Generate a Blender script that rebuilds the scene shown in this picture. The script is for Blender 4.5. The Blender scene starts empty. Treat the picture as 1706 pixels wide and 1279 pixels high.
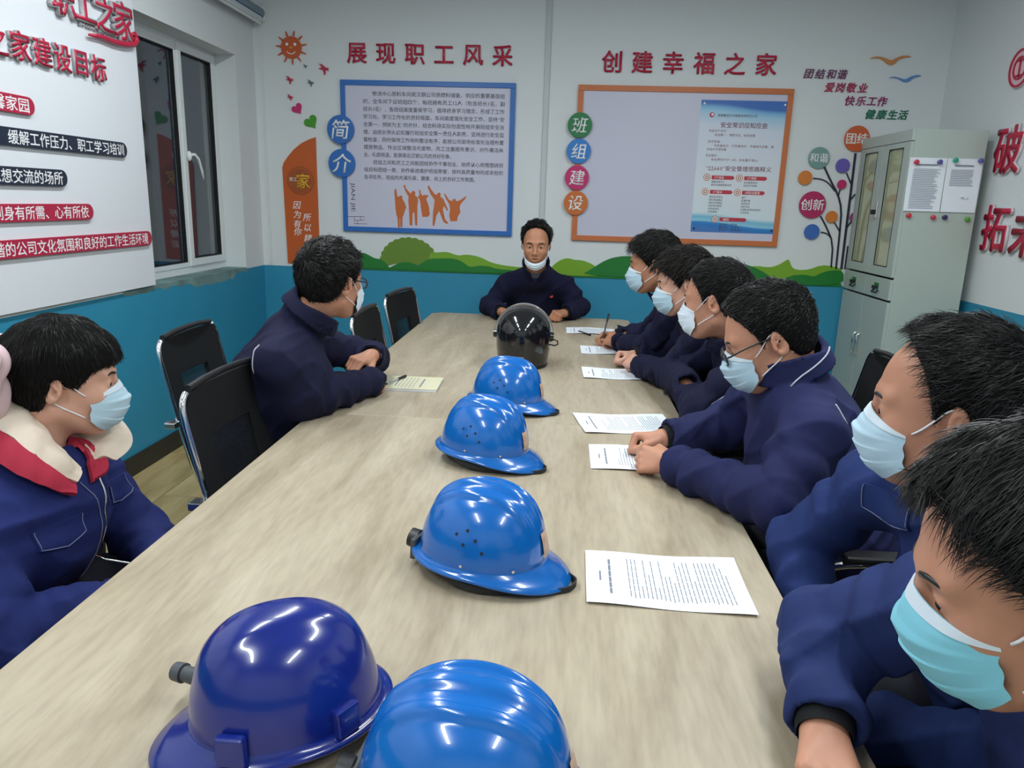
import bpy, bmesh, math, random
import numpy as np
from mathutils import Matrix, Vector, Euler
PI = math.pi
random.seed(7)
C = bpy.context.scene.collection
SC = bpy.context.scene

# ------------------------------------------------------------------ camera
CX, CY, FPX = 853.0, 639.5, 1240.0
_Y = np.array([943 - CX, CY - 339, -FPX]); _Y /= np.linalg.norm(_Y)
_Z = -np.array([700 - CX, CY - 5700, -FPX]); _Z -= _Y * (_Z @ _Y); _Z /= np.linalg.norm(_Z)
RC = np.array([np.cross(_Y, _Z), _Y, _Z])
CAM = np.array([0.0, 0.0, 1.45])
cd = bpy.data.cameras.new('camera'); cam = bpy.data.objects.new('camera', cd); C.objects.link(cam)
cd.sensor_width = 36.0; cd.lens = FPX / 1706 * 36.0; cd.clip_start = 0.02
mw = Matrix.Identity(4)
for i in range(3):
    for j in range(3): mw[i][j] = RC[i][j]
    mw[i][3] = CAM[i]
cam.matrix_world = mw
SC.camera = cam

def at(px, py, d=None, x=None, y=None, z=None):
    """world point seen at a pixel of the 1706x1279 photo, at depth d or on the plane x / y / z = value"""
    v = RC @ np.array([px - CX, CY - py, -FPX])
    if d is not None: t = d / FPX
    elif x is not None: t = (x - CAM[0]) / v[0]
    elif y is not None: t = (y - CAM[1]) / v[1]
    else: t = (z - CAM[2]) / v[2]
    return CAM + v * t

# ------------------------------------------------------------------ world, lights, exposure
wd = bpy.data.worlds.new('night'); SC.world = wd; wd.use_nodes = True
wd.node_tree.nodes['Background'].inputs[0].default_value = (0.012, 0.022, 0.04, 1)
wd.node_tree.nodes['Background'].inputs[1].default_value = 0.6
SC.view_settings.view_transform = 'Standard'; SC.view_settings.look = 'None'
SC.view_settings.gamma = 1.0; SC.view_settings.use_curve_mapping = False
SC.view_settings.exposure = -0.08
LIGHTS = [(-1.15, 1.5), (0.95, 1.5), (-1.15, 3.1), (0.95, 3.1), (-1.15, -0.5), (0.95, -0.5)]
LW_, RW_, YB, YF, CH = -2.2, 2.45, 5.4, -2.2, 2.95
for (lx, ly) in LIGHTS:
    ld = bpy.data.lights.new('tube_light', 'AREA'); ld.shape = 'RECTANGLE'; ld.size = 0.16; ld.size_y = 1.2
    ld.energy = 24 if ly > 3 else 27; ld.color = (0.93, 0.985, 1.0)
    lo = bpy.data.objects.new('tube_light', ld); lo.location = (lx, ly, CH - 0.10); C.objects.link(lo)

# ------------------------------------------------------------------ materials
def rgb(r, g, b):
    f = lambda c: ((c / 255 + 0.055) / 1.055) ** 2.4 if c > 10 else c / 255 / 12.92
    return (f(r), f(g), f(b), 1)
MATS = {}
def mat(name, col, rough=0.5, metal=0.0, spec=0.5, noise=None, bump=None, trans=0, coat=0, sheen=0, sss=0, emit=None, stretch=(1, 1, 1), dark=0.75):
    if name in MATS: return MATS[name]
    m = bpy.data.materials.new(name); m.use_nodes = True; nt = m.node_tree; b = nt.nodes['Principled BSDF']
    b.inputs['Base Color'].default_value = col; b.inputs['Roughness'].default_value = rough
    b.inputs['Metallic'].default_value = metal; b.inputs['Specular IOR Level'].default_value = spec
    b.inputs['Transmission Weight'].default_value = trans
    b.inputs['Coat Weight'].default_value = coat
    b.inputs['Sheen Weight'].default_value = sheen
    if sss:
        b.inputs['Subsurface Weight'].default_value = sss; b.inputs['Subsurface Scale'].default_value = 0.01
        b.inputs['Subsurface Radius'].default_value = (1.0, 0.35, 0.2)
    if emit: b.inputs['Emission Color'].default_value = emit[0]; b.inputs['Emission Strength'].default_value = emit[1]
    if noise or bump:
        tc = nt.nodes.new('ShaderNodeTexCoord'); mp = nt.nodes.new('ShaderNodeMapping'); nt.links.new(tc.outputs['Object'], mp.inputs[0])
        mp.inputs['Scale'].default_value = stretch
    if noise:      # (scale, amount)
        n = nt.nodes.new('ShaderNodeTexNoise'); n.inputs['Scale'].default_value = noise[0]; n.inputs['Detail'].default_value = 5
        nt.links.new(mp.outputs[0], n.inputs['Vector'])
        r = nt.nodes.new('ShaderNodeMix'); r.data_type = 'RGBA'
        r.inputs['A'].default_value = (col[0] * dark, col[1] * dark, col[2] * dark, 1); r.inputs['B'].default_value = (min(1, col[0] * (2 - dark)), min(1, col[1] * (2 - dark)), min(1, col[2] * (2 - dark)), 1)
        k = nt.nodes.new('ShaderNodeMapRange'); k.inputs['From Min'].default_value = 0.5 - noise[1]; k.inputs['From Max'].default_value = 0.5 + noise[1]
        nt.links.new(n.outputs['Fac'], k.inputs['Value']); nt.links.new(k.outputs[0], r.inputs['Factor'])
        nt.links.new(r.outputs['Result'], b.inputs['Base Color'])
    if bump:       # (scale, strength, distance)
        n2 = nt.nodes.new('ShaderNodeTexNoise'); n2.inputs['Scale'].default_value = bump[0]; n2.inputs['Detail'].default_value = 6
        nt.links.new(mp.outputs[0], n2.inputs['Vector'])
        bp = nt.nodes.new('ShaderNodeBump'); bp.inputs['Strength'].default_value = bump[1]; bp.inputs['Distance'].default_value = bump[2]
        nt.links.new(n2.outputs['Fac'], bp.inputs['Height']); nt.links.new(bp.outputs[0], b.inputs['Normal'])
    MATS[name] = m
    return m
WHITE = mat('white_paint', rgb(222, 227, 229), 0.6, bump=(60, 0.05, 0.002))
PANEL = mat('white_board', rgb(226, 230, 236), 0.5)
TEAL = mat('teal_paint', rgb(46, 142, 178), 0.55, noise=(1.5, 0.3), dark=0.93, bump=(50, 0.05, 0.002))
GREYP = mat('patchy_plaster', rgb(110, 140, 140), 0.8, noise=(9, 0.2), dark=0.7)
CEIL = mat('ceiling_white', rgb(200, 205, 205), 0.7)
BASE = mat('dark_baseboard', rgb(42, 40, 36), 0.5, noise=(5, 0.3))
UPVC = mat('white_upvc', rgb(228, 233, 234), 0.35)
GASK = mat('black_gasket', rgb(18, 20, 22), 0.6)
GLASS = mat('window_glass', (0.9, 0.95, 0.95, 1), 0.02, trans=1.0)
CHROME = mat('chrome', (0.8, 0.8, 0.82, 1), 0.12, metal=1.0)
BLACKP = mat('black_plastic', (0.012, 0.012, 0.014, 1), 0.4)
BLACKF = mat('black_mesh_fabric', (0.008, 0.009, 0.011, 1), 0.8, spec=0.25, bump=(900, 0.3, 0.001))
RED = mat('crimson_acrylic', rgb(190, 30, 66), 0.35)
REDS = mat('letter_backing', rgb(205, 195, 200), 0.4)
WTXT = mat('white_print', rgb(240, 240, 242), 0.5)
DTXT = mat('dark_print', rgb(70, 72, 84), 0.6)
BLUE = mat('blue_board_edge', rgb(38, 106, 186), 0.4)
ORANGE = mat('orange_board_edge', rgb(200, 112, 62), 0.45)
OPAN = mat('orange_panel', rgb(196, 92, 36), 0.45)
GOLD = mat('gold_print', rgb(226, 176, 40), 0.4)
GREENL = mat('light_green_board', rgb(120, 168, 40), 0.45)
GREEND = mat('dark_green_board', rgb(24, 120, 44), 0.45)
GREENM = mat('olive_green_board', rgb(104, 138, 44), 0.45)
LILAC = mat('pale_lilac_board', rgb(203, 203, 222), 0.4)
PAPER = mat('paper', rgb(232, 238, 246), 0.75)
INK = mat('printed_ink', rgb(120, 126, 140), 0.8)
CAB = mat('cabinet_grey_steel', rgb(178, 190, 183), 0.38, bump=(120, 0.03, 0.001))
CABGLASS = mat('cabinet_glass', (0.74, 0.76, 0.46, 1), 0.08, trans=0.45, coat=0.6)

# ------------------------------------------------------------------ helpers
class MB:
    """collects geometry for ONE mesh"""
    def __init__(s): s.v = []; s.f = []; s.mi = []; s.cur = 0
    def add(s, vs, fs):
        n = len(s.v); s.v += [tuple(float(c) for c in p) for p in vs]
        for f in fs: s.f.append([n + i for i in f]); s.mi.append(s.cur)
        return s
    def box(s, x0, x1, y0, y1, z0, z1):
        vs = [(x, y, z) for z in (z0, z1) for y in (y0, y1) for x in (x0, x1)]
        return s.add(vs, [(0, 2, 3, 1), (4, 5, 7, 6), (0, 1, 5, 4), (2, 6, 7, 3), (0, 4, 6, 2), (1, 3, 7, 5)])
    def prism(s, pts, w0, w1):
        a = sum(pts[i][0] * pts[(i + 1) % len(pts)][1] - pts[(i + 1) % len(pts)][0] * pts[i][1] for i in range(len(pts)))
        if a < 0: pts = pts[::-1]
        n = len(pts); vs = [(p[0], p[1], w0) for p in pts] + [(p[0], p[1], w1) for p in pts]
        return s.add(vs, [list(range(n))[::-1], list(range(n, 2 * n))] + [(i, (i + 1) % n, n + (i + 1) % n, n + i) for i in range(n)])
    def tube(s, pts, r, n=8, closed=False, cap=True):
        P = [np.array(p, float) for p in pts]; m = len(P); rr = r if hasattr(r, '__len__') else [r] * m
        vs = []; prev = None
        for i in range(m):
            if closed: t = P[(i + 1) % m] - P[i - 1]
            else: t = P[min(i + 1, m - 1)] - P[max(i - 1, 0)]
            t = t / (np.linalg.norm(t) + 1e-12)
            if prev is None:
                a = np.array([0, 0, 1.0]) if abs(t[2]) < 0.9 else np.array([1.0, 0, 0])
            else: a = prev
            a = a - t * (a @ t); a /= np.linalg.norm(a) + 1e-12; prev = a; b = np.cross(t, a)
            for k in range(n):
                q = 2 * PI * k / n; vs.append(P[i] + (a * math.cos(q) + b * math.sin(q)) * rr[i])
        fs = []
        for i in range(m if closed else m - 1):
            j = (i + 1) % m
            for k in range(n): fs.append((i * n + k, i * n + (k + 1) % n, j * n + (k + 1) % n, j * n + k))
        if cap and not closed: fs += [list(range(n))[::-1], [(m - 1) * n + k for k in range(n)]]
        return s.add(vs, fs)
    def loft(s, rings, cap0=True, cap1=True):
        n = len(rings[0]); vs = [p for r in rings for p in r]; fs = []
        for i in range(len(rings) - 1):
            for k in range(n): fs.append((i * n + k, i * n + (k + 1) % n, (i + 1) * n + (k + 1) % n, (i + 1) * n + k))
        if cap0: fs.append(list(range(n))[::-1])
        if cap1: fs.append([(len(rings) - 1) * n + k for k in range(n)])
        return s.add(vs, fs)
    def ball(s, c, r, nu=12, nv=8):
        rx, ry, rz = r if hasattr(r, '__len__') else (r, r, r)
        vs = [(c[0], c[1], c[2] - rz)]; fs = []
        for j in range(1, nv):
            a = -PI / 2 + PI * j / nv
            for k in range(nu): vs.append((c[0] + rx * math.cos(a) * math.cos(2 * PI * k / nu), c[1] + ry * math.cos(a) * math.sin(2 * PI * k / nu), c[2] + rz * math.sin(a)))
        vs.append((c[0], c[1], c[2] + rz)); L = len(vs) - 1
        for k in range(nu):
            fs.append((0, 1 + (k + 1) % nu, 1 + k)); fs.append((L, L - nu + k, L - nu + (k + 1) % nu))
            for j in range(nv - 2):
                a = 1 + j * nu; fs.append((a + k, a + (k + 1) % nu, a + nu + (k + 1) % nu, a + nu + k))
        return s.add(vs, fs)
    def build(s, name, m, parent=None, smooth=False, bevel=0, bseg=2):
        me = bpy.data.meshes.new(name); me.from_pydata(s.v, [], s.f)
        for mm in (m if isinstance(m, (list, tuple)) else [m]): me.materials.append(mm)
        if isinstance(m, (list, tuple)): me.polygons.foreach_set('material_index', s.mi)
        bm = bmesh.new(); bm.from_mesh(me)
        bmesh.ops.recalc_face_normals(bm, faces=bm.faces)
        if bevel: bmesh.ops.bevel(bm, geom=[e for e in bm.edges if e.calc_face_angle(0) > 0.6], offset=bevel, segments=bseg, affect='EDGES', profile=0.6, clamp_overlap=True)
        bm.to_mesh(me); bm.free()
        if smooth: me.polygons.foreach_set('use_smooth', [True] * len(me.polygons)); 
        if smooth == 'auto': me.set_sharp_from_angle(angle=0.7)
        me.update()
        o = bpy.data.objects.new(name, me); C.objects.link(o)
        if parent: o.parent = parent
        return o
def tag(o, label, cat, group=None, kind=None):
    if label: o['label'] = label
    if cat: o['category'] = cat
    if group: o['group'] = group
    if kind: o['kind'] = kind
    return o
def thing(name, label, cat, loc=(0, 0, 0), rotz=0, group=None, M=None):
    o = bpy.data.objects.new(name, None); C.objects.link(o); o.empty_display_size = 0.05
    if M is not None: o.matrix_world = M
    else: o.location = loc; o.rotation_euler = (0, 0, rotz)
    return tag(o, label, cat, group)
def struct(o, label=None): o['kind'] = 'structure'; return o
def plab(o, l): o['label'] = l; return o
def copy_tree(o, parent=None):
    c = o.copy(); C.objects.link(c); c.parent = parent
    for ch in list(o.children): copy_tree(ch, c)
    return c
def frame(u, v, n, o):
    m = Matrix.Identity(4)
    for i in range(3): m[i][0] = u[i]; m[i][1] = v[i]; m[i][2] = n[i]; m[i][3] = o[i]
    return m
MBK = frame((1, 0, 0), (0, 0, 1), (0, -1, 0), (0, YB, 0))
MLF = frame((0, 1, 0), (0, 0, 1), (1, 0, 0), (-2.18, 0, 0))
MRT = frame((0, -1, 0), (0, 0, 1), (-1, 0, 0), (RW_, 0, 0))
def onwall(M, u, v, w=0): return M @ Matrix.Translation((u, v, w))

_em = [None]
def text_data(s, h=0.1, width=None, extrude=0.0, offset=0.0, align='CENTER', shear=0.0, spacing=1.0, lines=1.0, valign='CENTER', res=3):
    cu = bpy.data.curves.new('text', 'FONT'); cu.body = s; cu.align_x = align; cu.align_y = 'TOP_BASELINE'
    cu.size = 1.0; bold = offset; cu.shear = shear; cu.space_character = spacing; cu.space_line = lines; cu.resolution_u = res
    ob = bpy.data.objects.new('text', cu); C.objects.link(ob)
    dg = bpy.context.evaluated_depsgraph_get(); dg.update()
    me = bpy.data.meshes.new_from_object(ob.evaluated_get(dg)); bpy.data.objects.remove(ob); bpy.data.curves.remove(cu)
    n = len(me.vertices); co = np.zeros(n * 3, np.float32); me.vertices.foreach_get('co', co); co = co.reshape(-1, 3)
    if s == '国' and _em[0] is None:
        _em[0] = float(co[:, 1].max() - co[:, 1].min()); return me
    k = h / _em[0]; co *= k
    if n:
        mn, mx = co.min(0), co.max(0)
        if width: co[:, 0] *= width / (mx[0] - mn[0]); mn, mx = co.min(0), co.max(0)
        if valign == 'CENTER': co[:, 1] -= (mn[1] + mx[1]) / 2
        elif valign == 'TOP': co[:, 1] -= mx[1]
        if align == 'CENTER': co[:, 0] -= (mn[0] + mx[0]) / 2
        elif align == 'LEFT': co[:, 0] -= mn[0]
        else: co[:, 0] -= mx[0]
    if bold and n:   # heavier strokes: the same outline laid over itself, slightly shifted
        q = 8 if extrude else 3; nf = len(me.polygons)
        li = np.zeros(len(me.loops), np.int32); me.loops.foreach_get('vertex_index', li); ls = np.zeros(nf, np.int32); me.polygons.foreach_get('loop_start', ls)
        lt = np.zeros(nf, np.int32); me.polygons.foreach_get('loop_total', lt)
        V_ = []; F_ = []
        for a in range(q):
            d_ = bold * h * 0.9; V_.append(co + np.array([d_ * math.cos(2 * PI * (a + .37) / q + 0.11 * a), d_ * math.sin(2 * PI * (a + .37) / q + 0.11 * a), 0.00002 * a], np.float32)); F_.append(li.reshape(-1, 3) + a * n if (lt == 3).all() else None)
        if F_[0] is not None:
            me = bpy.data.meshes.new('text'); co = np.concatenate(V_); fs = np.concatenate(F_)
            me.vertices.add(len(co)); me.vertices.foreach_set('co', co.ravel()); me.loops.add(fs.size); me.loops.foreach_set('vertex_index', fs.ravel().astype(np.int32))
            me.polygons.add(len(fs)); me.polygons.foreach_set('loop_start', np.arange(0, fs.size, 3, dtype=np.int32)); me.update(calc_edges=True); n = len(co)
    if extrude:      # thicken by hand: duplicate, offset, bridge borders
        bm = bmesh.new(); me.vertices.foreach_set('co', co.ravel()); bm.from_mesh(me)
        r = bmesh.ops.extrude_face_region(bm, geom=bm.faces[:])
        for g in r['geom']:
            if isinstance(g, bmesh.types.BMVert): g.co.z += extrude
        bmesh.ops.recalc_face_normals(bm, faces=bm.faces); bm.to_mesh(me); bm.free()
    else: me.vertices.foreach_set('co', co.ravel())
    me.update(); me.materials.clear()
    return me
text_data('国')
def text(name, s, m, parent=None, M=None, **k):
    me = text_data(s, **k); me.name = name; me.materials.append(m)
    o = bpy.data.objects.new(name, me); C.objects.link(o)
    if parent: o.parent = parent
    if parent and name in ('printed_line', 'lettering'): o['kind'] = 'stuff'
    if M is not None:
        if parent: o.matrix_local = M
        else: o.matrix_world = M
    return o
def T3(x, y, z=0): return Matrix.Translation((x, y, z))
def letter(ch, M, h, label, group, front=RED, back=REDS, th=0.012, shear=0.0, name='cutout_character', bold=0.018, halo=0.03, width=None):
    t = thing(name, label, 'lettering', M=M, group=group)
    if back: 
        b = text('backing', ch, back, t, T3(0, 0, 0.001), h=h, offset=halo, extrude=th, shear=shear, width=width)
        text('face', ch, front, t, T3(0, 0, th), h=h, offset=bold, extrude=0.004, shear=shear, width=width)
    else: text('face', ch, front, t, T3(0, 0, 0.001), h=h, offset=bold, extrude=th, shear=shear, width=width)
    return t
def disc_pts(c, r, n=32): return [(c[0] + r * math.cos(2 * PI * i / n), c[1] + r * math.sin(2 * PI * i / n)) for i in range(n)]

# ------------------------------------------------------------------ room shell
DADO = 0.945
def wall(name, M, u0, u1, hole=None, th=0.25):
    b = MB()
    def seg(a, c, z0, z1):
        if c - a <= 0 or z1 - z0 <= 0: return
        for (p, q, k) in ((z0, min(z1, DADO), 1), (max(z0, DADO), z1, 0)):
            if q > p: b.cur = k; b.box(a, c, p, q, -th, 0)
    if hole:
        h0, h1, z0, z1 = hole
        seg(u0, h0, 0, CH); seg(h1, u1, 0, CH); seg(h0, h1, 0, z0); seg(h0, h1, z1, CH)
    else: seg(u0, u1, 0, CH)
    o = b.build(name, [WHITE, TEAL]); o.matrix_world = M; return struct(o)
MLW = frame((0, 1, 0), (0, 0, 1), (1, 0, 0), (LW_, 0, 0))
MFR = frame((-1, 0, 0), (0, 0, 1), (0, 1, 0), (0, YF, 0))
wall('wall_back', MBK, LW_ - 0.25, RW_ + 0.25)
wall('wall_left', MLW, YF, YB, hole=(3.62, 5.09, 0.95, 2.33))
wall('wall_right', MRT, -YB, -YF)
wall('wall_front', MFR, -RW_ - 0.25, -LW_ + 0.25)
o = MB().box(LW_ - 0.25, RW_ + 0.25, YF - 0.25, YB + 0.25, CH, CH + 0.12).build('ceiling', CEIL); struct(o)
# floor: wood-look tiles
fl = MB().box(LW_ - 0.25, RW_ + 0.25, YF - 0.25, YB + 0.25, -0.12, -0.006).build('floor', mat('grout', rgb(92, 84, 66), 0.8)); struct(fl)
def wood(name, c1, c2, c3, scl, rough, spec=0.4, axis='Y', rnd=True):
    m = bpy.data.materials.new(name); m.use_nodes = True; nt = m.node_tree; b = nt.nodes['Principled BSDF']; b.inputs['Roughness'].default_value = rough
    b.inputs['Specular IOR Level'].default_value = spec
    tc = nt.nodes.new('ShaderNodeTexCoord'); mp = nt.nodes.new('ShaderNodeMapping'); nt.links.new(tc.outputs['Object'], mp.inputs[0])
    mp.inputs['Scale'].default_value = (scl, scl * 0.15, scl) if axis == 'Y' else (scl * 0.15, scl, scl)
    if rnd:
        oi = nt.nodes.new('ShaderNodeObjectInfo'); mu = nt.nodes.new('ShaderNodeMath'); mu.operation = 'MULTIPLY'; mu.inputs[1].default_value = 37
        nt.links.new(oi.outputs['Random'], mu.inputs[0]); nt.links.new(mu.outputs[0], mp.inputs['Location'])
    n = nt.nodes.new('ShaderNodeTexNoise'); n.inputs['Scale'].default_value = 1.0; n.inputs['Detail'].default_value = 8; n.inputs['Roughness'].default_value = 0.62; n.inputs['Distortion'].default_value = 0.6
    nt.links.new(mp.outputs[0], n.inputs['Vector'])
    cr = nt.nodes.new('ShaderNodeValToRGB'); cr.color_ramp.elements[0].position = 0.30; cr.color_ramp.elements[0].color = c1
    cr.color_ramp.elements[1].position = 0.70; cr.color_ramp.elements[1].color = c3
    e = cr.color_ramp.elements.new(0.5); e.color = c2
    nt.links.new(n.outputs['Fac'], cr.inputs[0])
    n2 = nt.nodes.new('ShaderNodeTexNoise'); n2.inputs['Scale'].default_value = 9.0; n2.inputs['Detail'].default_value = 4; nt.links.new(mp.outputs[0], n2.inputs['Vector'])
    mx = nt.nodes.new('ShaderNodeMix'); mx.data_type = 'RGBA'; mx.blend_type = 'MULTIPLY'; mx.inputs['Factor'].default_value = 1.0
    mr = nt.nodes.new('ShaderNodeMapRange'); mr.inputs['From Min'].default_value = 0.3; mr.inputs['From Max'].default_value = 0.6; mr.inputs['To Min'].default_value = 0.86; mr.inputs['To Max'].default_value = 1.0
    nt.links.new(n2.outputs['Fac'], mr.inputs['Value']); nt.links.new(cr.outputs[0], mx.inputs['A']); nt.links.new(mr.outputs[0], mx.inputs['B'])
    nt.links.new(mx.outputs['Result'], b.inputs['Base Color'])
    return m
TILE = wood('wood_look_tile', rgb(128, 108, 66), rgb(166, 146, 98), rgb(190, 172, 126), 5, 0.35)
TW = 0.6
tile = None; xs = -1.912 - TW
k = 0
x = xs
while x < RW_:
    y = YF - 0.2 + (0.3 if k % 2 else 0)
    while y < YB:
        x0, x1, y0, y1 = max(x, LW_), min(x + TW, RW_), max(y, YF), min(y + 0.9, YB)
        if x1 - x0 > 0.02 and y1 - y0 > 0.02:
            if abs(x1 - x0 - TW) < 1e-6 and abs(y1 - y0 - 0.9) < 1e-6:
                if tile is None:
                    tile = MB().box(0.0015, TW - 0.0015, 0.0015, 0.9 - 0.0015, -0.008, 0).build('floor_tile', TILE, fl, bevel=0.001, bseg=1); t = tile
                else: t = tile.copy(); C.objects.link(t); t.parent = fl
                t.location = (x0, y0, 0)
            else:
                t = MB().box(0.0015, x1 - x0 - 0.0015, 0.0015, y1 - y0 - 0.0015, -0.008, 0).build('floor_tile', TILE, fl); t.location = (x0, y0, 0)
        y += 0.9
    x += TW; k += 1
for nm, M, u0, u1 in (('baseboard_left', MLW, YF, YB), ('baseboard_back', MBK, LW_ + 0.012, RW_ - 0.012), ('baseboard_right', MRT, -YB, -YF)):
    o = MB().box(u0, u1, 0.0, 0.105, 0.0005, 0.012).build(nm, BASE, bevel=0.003); o.matrix_world = M; struct(o)
# cable trunking up the back wall
o = MB().box(-0.183, -0.150, DADO + 0.1, CH, 0.0005, 0.016).build('trim_1', mat('trunking', rgb(196, 203, 205), 0.5), bevel=0.003); o.matrix_world = MBK; struct(o)

# window in the left wall
XF = -2.34
win = MB()
fw = 0.045
def wbox(y0, y1, z0, z1, x0=XF - 0.05, x1=XF): win.box(x0, x1, y0, y1, z0, z1)
wbox(3.62, 5.09, 2.285, 2.33); wbox(3.62, 5.09, 0.95, 1.0); wbox(5.045, 5.09, 1.0, 2.285); wbox(3.62, 3.66, 1.0, 2.285)
w1 = win.build('window_1', UPVC, bevel=0.003); struct(w1)
def sash(y0, y1, z0, z1, x0, x1, m, nm='sash', fwl=0.045):
    b = MB(); b.box(x0, x1, y0, y1, z0, z0 + fwl); b.box(x0, x1, y0, y1, z1 - fwl, z1)
    b.box(x0, x1, y0, y0 + fwl, z0 + fwl, z1 - fwl); b.box(x0, x1, y1 - fwl, y1, z0 + fwl, z1 - fwl)
    return b.build(nm, m, w1, bevel=0.003)
sL = sash(3.66, 4.572, 0.995, 2.29, XF - 0.035, XF + 0.004, UPVC, fwl=0.03)
sR = sash(4.574, 5.06, 0.998, 2.31, XF - 0.03, XF + 0.012, UPVC)
for s_, (a, b_, c_, d_) in ((sL, (3.69, 4.542, 1.025, 2.26)), (sR, (4.619, 5.015, 1.043, 2.265))):
    g = MB().box(XF - 0.022, XF - 0.016, a, b_, c_, d_).build('pane', GLASS, s_)
    b = MB(); t = 0.007
    b.box(XF - 0.024, XF + 0.0045, a, b_, c_, c_ + t); b.box(XF - 0.024, XF + 0.0045, a, b_, d_ - t, d_)
    b.box(XF - 0.024, XF + 0.0045, a, a + t, c_ + t, d_ - t); b.box(XF - 0.024, XF + 0.0045, b_ - t, b_, c_ + t, d_ - t)
    b.build('gasket', GASK, s_)
hb = MB(); hb.ball((XF + 0.028, 4.605, 1.665), (0.016, 0.014, 0.03)); hb.tube([(XF + 0.035, 4.605, 1.672), (XF + 0.05, 4.63, 1.675), (XF + 0.055, 4.665, 1.65), (XF + 0.055, 4.70, 1.58), (XF + 0.055, 4.715, 1.53)], [0.009, 0.010, 0.009, 0.008, 0.006], 8)
hb.build('window_handle', UPVC, sR, smooth=True)
# rough plaster sill left bare under the window
sb = MB(); random.seed(3)
pts = []
n = 26
for i in range(n + 1):
    yy = 3.6 + (5.09 - 3.6) * i / n; pts.append((yy, 0.948 - 0.012 - 0.02 * random.random() - (0.03 if 4.3 < yy < 4.9 else 0)))
sb.add([(LW_ + 0.0006, p[0], p[1]) for p in pts] + [(LW_ + 0.0016, p[0], 0.953) for p in pts], [(i, i + 1, n + 2 + i, n + 1 + i) for i in range(n)])
sb.box(XF, LW_ + 0.001, 3.62, 5.088, 0.9505, 0.954)
struct(sb.build('trim_2', GREYP))

# dark court outside the window: a far wall catches the little light that leaves the room
o = MB().box(-5.2, -5.0, 0, 9, -1, 5).build('neighbouring_wall', mat('night_wall', rgb(34, 48, 70), 0.9)); tag(o, 'dark outside wall seen dimly through the window glass', 'wall')
# hung lettered board on the left wall
lp = MB().box(-1.2, 3.874, 0.960, CH - 0.003, 0.0005, 0.0195).build('lettered_board', PANEL, bevel=0.002); lp.matrix_world = MLW
tag(lp, 'large white board covering the left wall behind the red and black lettering', 'board')

# roller blind
rb = thing('roller_blind', 'rolled up grey and blue roller blind above the window', 'blind', loc=(-2.13, 5.02, 2.645))
def rcyl(nm, y0, y1, dz, r, m, dx=0): 
    b = MB().tube([(dx, y0, dz), (dx, y1, dz)], r, 20); return b.build(nm, m, rb, smooth='auto')
rcyl('fabric_roll', -1.12, 0.35, 0, 0.033, mat('blind_grey', rgb(120, 140, 150), 0.6))
rcyl('blue_fabric_edge', -1.12, 0.34, -0.012, 0.026, mat('blind_blue', rgb(24, 60, 130), 0.6), 0.0)
rcyl('bottom_rail', -1.12, 0.33, -0.062, 0.012, UPVC, 0.0)
MB().box(-0.02, 0.02, -1.12, 0.33, -0.062, -0.01).build('hanging_fabric', mat('blind_white', rgb(205, 212, 215), 0.7), rb)
MB().box(-0.068, 0.03, 0.35, 0.365, -0.05, 0.04).build('end_bracket', UPVC, rb, bevel=0.002)
MB().box(-0.068, 0.03, -1.135, -1.12, -0.05, 0.04).build('end_bracket', UPVC, rb, bevel=0.002)
cp = MB(); cp.tube([(0.0, 0.33, -0.03), (0.0, 0.335, -0.8), (0.0, 0.335, -1.62), (0.0, 0.34, -1.68), (0.0, 0.352, -1.69), (0.0, 0.362, -1.67), (0.0, 0.362, -1.62), (0.0, 0.36, -0.8), (0, 0.358, -0.03)], 0.0016, 6)
cp.build('pull_cord', UPVC, rb)

# ------------------------------------------------------------------ lights fixtures
for i, (lx, ly) in enumerate(LIGHTS):
    t = thing('ceiling_light', None, 'light', loc=(lx, ly, CH), group='fluorescent fittings on the ceiling')
    tag(t, 'long white fluorescent fitting on the ceiling, %s side, %s' % ('left' if lx < 0 else 'right', 'nearest the back wall' if ly > 3 else 'over the near table' if ly > 0 else 'behind the viewer'), 'light')
    MB().box(-0.10, 0.10, -0.62, 0.62, -0.05, -0.0005).build('housing', UPVC, t, bevel=0.004)
    for s in (-1, 1): MB().tube([(s * 0.045, -0.6, -0.072), (s * 0.045, 0.6, -0.072)], 0.013, 12).build('tube', mat('lit_tube', (1, 1, 1, 1), 0.4, emit=((0.93, 0.98, 1, 1), 6.0)), t, smooth='auto')

# ------------------------------------------------------------------ back wall decoration
def W(px, py):
    p = at(px, py, y=YB - 0.01); return (p[0], p[2])
def plate(name, pts, m, label, cat, w0=0.0005, w1=0.010, M=MBK, group=None, parent=None, bevel=0):
    o = MB().prism([tuple(p) for p in pts], w0, w1).build(name, m, parent, bevel=bevel)
    if parent is None: o.matrix_world = M
    return tag(o, label, cat, group)
def smoothpts(pts, it=2, closed=True):
    P = [np.array(p, float) for p in pts]
    for _ in range(it):
        Q = []; n = len(P)
        for i in range(n if closed else n - 1):
            a, b = P[i], P[(i + 1) % n]; Q += [a * 0.75 + b * 0.25, a * 0.25 + b * 0.75]
        P = Q
    return [tuple(p) for p in P]
ORD = ['first', 'second', 'third', 'fourth', 'fifth', 'sixth', 'seventh', 'eighth']
for i, ch in enumerate('展现职工风采'):
    letter(ch, onwall(MBK, -1.472 + 0.2 * i, 2.406), 0.125, 'crimson cut-out character %s, %s in the heading above the blue framed board' % (ch, ORD[i]), 'heading above the blue board', halo=0.022, bold=0.02)
for i, ch in enumerate('创建幸福之家'):
    letter(ch, onwall(MBK, 0.263 + 0.2035 * i, 2.382), 0.127, 'crimson cut-out character %s, %s in the heading above the orange framed board' % (ch, ORD[i]), 'heading above the orange board', halo=0.022, bold=0.02)
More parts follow.
